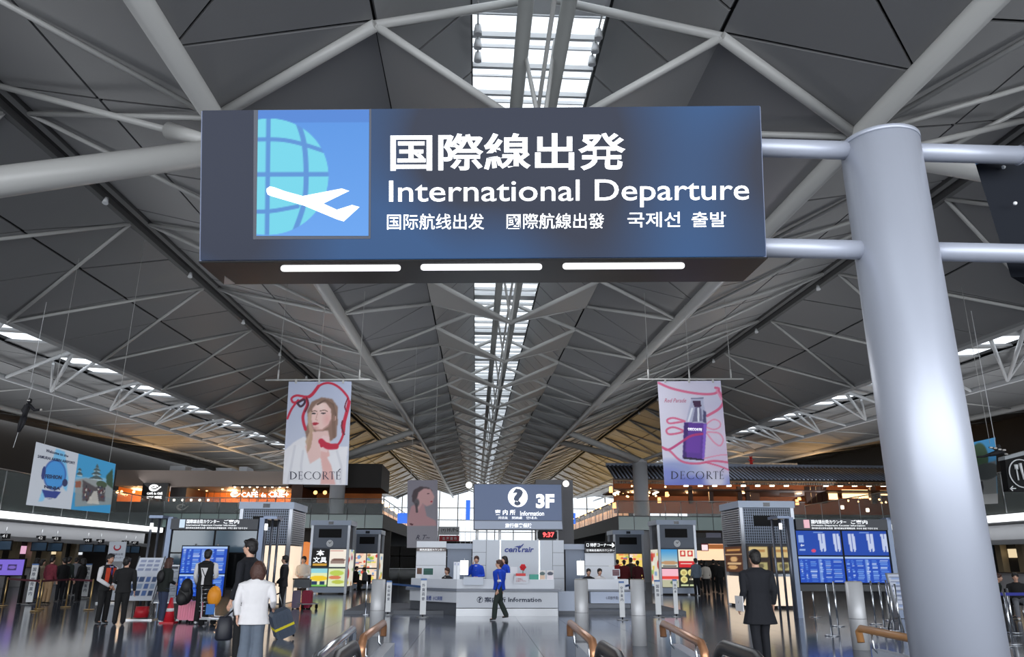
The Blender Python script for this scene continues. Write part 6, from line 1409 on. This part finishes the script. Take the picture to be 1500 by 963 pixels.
def vsh(t, H, bend, V3):
    fixn(MB().prism([V3(-.05,.085,.755),V3(.05,.085,.755),V3(.012,.086,.60),V3(-.008,.086,.60)], V3(0,.005,0)).build('white_back_panel', whitec, t))
    fixn(MB().prism([V3(-.012,.084,.64),V3(.022,.084,.64),V3(.022,.084,.50),V3(-.012,.084,.50)], V3(0,.005,0)).build('white_back_panel', whitec, t))
    MB().tube([V3(.03,.09,.74),V3(-.02,.09,.64)], .006*H, 6).build('cord', blackc, t)
person('man seen from behind in black hooded top with white sleeves before the monitors', foot(293,915), 1.82, away(0), blackc, blackc, shoe=M_shoew, sleeves=whitec, hoodie=True, vox=.013, extra=vsh, armR=bentR, armL={'e':(.14,0,.64),'w':(.13,-.09,.52)})
o = tag(MB().ball((0,0,-.05),(.19,.15,.26),14,10).ball((.03,-.05,.14),(.15,.13,.2),12,8).ball((-.05,-.08,-.15),(.15,.12,.17),12,8).tube([(.1,-.1,.2),(.16,-.12,.0),(.1,-.1,-.2)],.025,6).build('backpack', mat('backpack_black',(.012,.012,.014),.6)), 'large black backpack hanging left of the man in black and white', 'backpack'); o.location = at(272,868,gr(293,915).y-.1)
person('tall man in black jacket standing behind the woman in white jacket', Vector((at(368,800,13.6).x,13.6,0)), 1.905, R(62+180+10), navyc, blackc, vox=.013, headturn=.15)
def bag_(t, H, bend, V3):
    MB().tube([V3(.25,-.02,.32),V3(.25,-.02,.34),V3(.25,-.02,.44),V3(.25,-.02,.51),V3(.25,-.02,.525)],[.05*H,.06*H,.055*H,.035*H,.02*H],14,r2=[.06*H,.078*H,.07*H,.058*H,.05*H]).build('handbag', mat('bag_navy',lin(26,28,38),.5), t); MB().tube([V3(.25,-.06,.52),V3(.17,-.06,.60),V3(.25,.03,.52)],.006*H,6).build('bag_strap', mat('bag_navy',0), t)
person('woman in white jacket and wide grey-blue trousers walking away with a suitcase', Vector((at(372,900,11.6).x,11.6,0)), 1.545, away(6), whitec, greyt, hair=M_hairbr, hairstyle='bob', female=True, vox=.012, wide=1.32, flare=1.5, armR={'e':(.17,.05,.66),'w':(.155,-.06,.60)}, armL={'e':(.15,.05,.64),'w':(.14,.04,.53)}, hem=.455, coat=.0, extra=bag_, headturn=.2)
person('man with glasses in dark suit looking left beside the dark poles', foot(411,901), 1.70, R(-75), fab('suit_dark',28,28,34), fab('suit_dark',28,28,34), armR=clasp, armL=clasp, wide=1.3, collar=fab('shirt_blue',150,160,190,.03))
person('man in pale sweater with shoulder straps pushing the luggage trolley', foot(440,889), 1.70, R(-10), cream, fab('dark_brown',52,40,36), armR=bentR, armL=bentL, nod=.6)
def band(t, H, bend, V3): MB().tube([V3(-.12,-.0,.60),V3(-.145,-.01,.575)], .036*H, 10).build('armband', whitec, t)
def band2(t, H, bend, V3):
    MB().tube([V3(.117,.0,.665),V3(.125,.0,.63)], .040*H, 10).build('armband', whitec, t)
    fixn(MB().prism([bend(V3(-.012,-.072,.80)),bend(V3(.012,-.072,.80)),bend(V3(0,-.078,.66))], V3(0,-.004,0)).build('scarf', whitec, t))
person('staff woman in royal blue jacket walking left before the information desk', foot(731,909), 1.60, R(-90), bluec, fab('dark_green',30,42,40), hairstyle='bun', hair=M_hairbr, female=True, vox=.012, stepR=(-.13,.03), stepL=(.09,.0), flare=1.15, armL={'e':(.12,.03,.64),'w':(.125,-.03,.50)}, armR={'e':(.12,.04,.64),'w':(.12,.05,.50)}, hem=.50, extra=band2)
zf = 0.
person('staff woman in royal blue jacket standing behind the desk facing the hall', Vector((at(698,830,26.).x,26.,.1)), 1.62, R(-8), bluec, blackc, hair=M_hairbr, hairstyle='short', female=True, collar=whitec, armR={'e':(.16,.0,.64),'w':(.05,-.14,.86)}, armL={'e':(.15,0,.62),'w':(.03,-.13,.60)}, nod=.5)
person('staff woman in royal blue jacket behind the walking woman at the desk', Vector((at(740,830,26.).x,26.,.1)), 1.62, R(-60), bluec, blackc, hairstyle='bob', female=True, armR=bentR, armL=bentL, nod=.5)
person('seated clerk in dark jacket behind the left wing of the desk', Vector((at(655,840,27.5).x,27.5,.1)), 1.62, R(-40), fab('suit_dark',28,28,34), blackc, hair=M_hairbr, hairstyle='bun', female=True, seated=True, collar=whitec)
person('left of two seated clerks bowed behind the right service counter', Vector((at(862,840,27.6).x,27.6,.1)), 1.60, R(0), fab('suit_dark',28,28,34), blackc, female=True, seated=True, nod=1.)
person('right of two seated clerks bowed behind the right service counter', Vector((at(878,840,28.3).x,28.3,.1)), 1.60, R(10), whitec, blackc, female=True, seated=True, nod=1.)
def paper(t, H, bend, V3): fixn(MB().hexa([V3(-.14,-.10,.52),V3(-.13,.06,.56),V3(-.13,.04,.66),V3(-.14,-.06,.62)],[V3(-.15,-.10,.52),V3(-.14,.06,.56),V3(-.14,.04,.66),V3(-.15,-.06,.62)]).build('papers', whitec, t))
person('man in long black coat walking away with papers in his left hand', Vector((at(1111,880,12.7).x,12.7,0)), 1.755, away(6), fab('coat_black',22,24,32), fab('coat_black',22,24,32), hair=M_hairb, vox=.012, hem=.38, coat=.02, wide=1.22, armR={'e':(.145,.03,.645),'w':(.15,-.02,.52)}, armL={'e':(.15,.03,.64),'w':(.165,-.03,.52)}, stepR=(.05,0), stepL=(-.04,.01), extra=lambda t,H,bend,V3: MB().box(tuple(V3(.178,-.09,.47)),tuple(V3(.186,.07,.60))).build('papers', whitec, t))
# queue on the left
for (px,py,h,fc,tp,lg,st,lb,fem) in (
    (66,885,1.66,160,chk,beige,'short','person in red checked shirt and tan trousers in the check-in queue',False),
    (85,881,1.62,-120,blackc,navyc,'short','person in black jacket just right of the checked shirt in the queue',False),
    (92,879,1.66,170,dkgreen,blackc,'short','taller person in dark green top behind the red belt',False),
    (113,882,1.60,-100,blackc,blackc,'bob','person in black coat left of the second white signpost',True),
    (53,879,1.56,100,tan,jean,'long','woman in tan jacket behind the left white signpost',True),
    (104,872,1.64,180,greyc,blackc,'short','person in grey top farthest back in the check-in queue',False),
    (44,881,1.60,150,navyc,blackc,'bob','dark clad person beside the purple advert screen',True),
    (204,886,1.58,-160,navyc,navyc,'pony','dark clad woman behind the white notice stand near the pilasters',True)):
    person(lb, foot(px,py), h, R(fc), tp, lg, hairstyle=st, female=fem, vox=.024)
# right side crowd
for (px,py,h,fc,tp,lg,st,lb,fem) in (
    (1022,873,1.74,200,fab('grey_blue',110,124,140),navyc,'short','person in grey-blue jacket with backpack beside the red adverts',False),
    (1036,871,1.60,180,cream,blackc,'bob','woman in pale top and black skirt in front of the lit shop',True),
    (1048,868,1.70,150,blackc,blackc,'short','person in black left of the grille kiosk in the shop crowd',False),
    (1056,870,1.64,190,blackc,blackc,'short','person in black with bare forearms at the right of the shop crowd',False),
    (1030,864,1.68,170,navyc,blackc,'short','tall dark figure at the back of the shop crowd',False),
    (906,871,1.66,185,redc,blackc,'short','person in red jacket left of the group behind the right counter',False),
    (916,873,1.64,170,fab('wine',110,34,40),blackc,'short','person in wine red top in the middle of the group behind the right counter',False),
    (926,871,1.76,190,fab('brown_green',70,56,48),blackc,'short','tallest person with brown backpack behind the right counter',False),
    (936,874,1.62,160,fab('dark_red',80,24,32),blackc,'short','person in dark red jacket right of the group behind the right counter',False)):
    person(lb, foot(px,py), h, R(fc), tp, lg, hairstyle=st, female=fem, vox=.026)
# seated pair left of the bollard, seated pair on the right
def chair(px, py, label, m, scale=1.):
    p = foot(px,py); c = thing('waiting_chair', label, 'chair', p, 0)
    MB().box((-.24,-.24,.40),(.24,.24,.45)).build('seat', m, c); MB().box((-.24,.2,.45),(.24,.25,.85)).build('backrest', m, c)
    for x in (-.2,.2):
        for y in (-.2,.2): MB().tube([(x,y,0),(x,y,.4)],.015,6).build('leg', M_chr, c)
    return p
p = chair(518,865,'dark chair under the left seated traveller by the rear kiosk',blackc); person('traveller in dark coat seated left of the steel bollard near the kiosk', p, 1.66, R(70), blackc, blackc, seated=True, vox=.024, lean=.15)
p = chair(535,867,'dark chair under the right seated traveller by the rear kiosk',blackc); person('traveller in grey coat seated right of the dark coated one by the kiosk', p, 1.62, R(-60), greyc, blackc, seated=True, vox=.024, lean=.2)
p = chair(1461,905,'dark chair behind the blue belt nearest the steel column',blackc); person('person in dark green jacket leaning on the blue belt right of the steel column', p, 1.70, R(40), dkgreen, blackc, seated=True, vox=.02, lean=.3, hair=M_hairbr, armL=bentL)
p = chair(1498,908,'dark chair behind the blue belt at the right edge',blackc); person('person in black behind the blue belt at the right edge of the frame', p, 1.70, R(-30), blackc, greyc, seated=True, vox=.02, lean=.1, shoe=M_shoew)
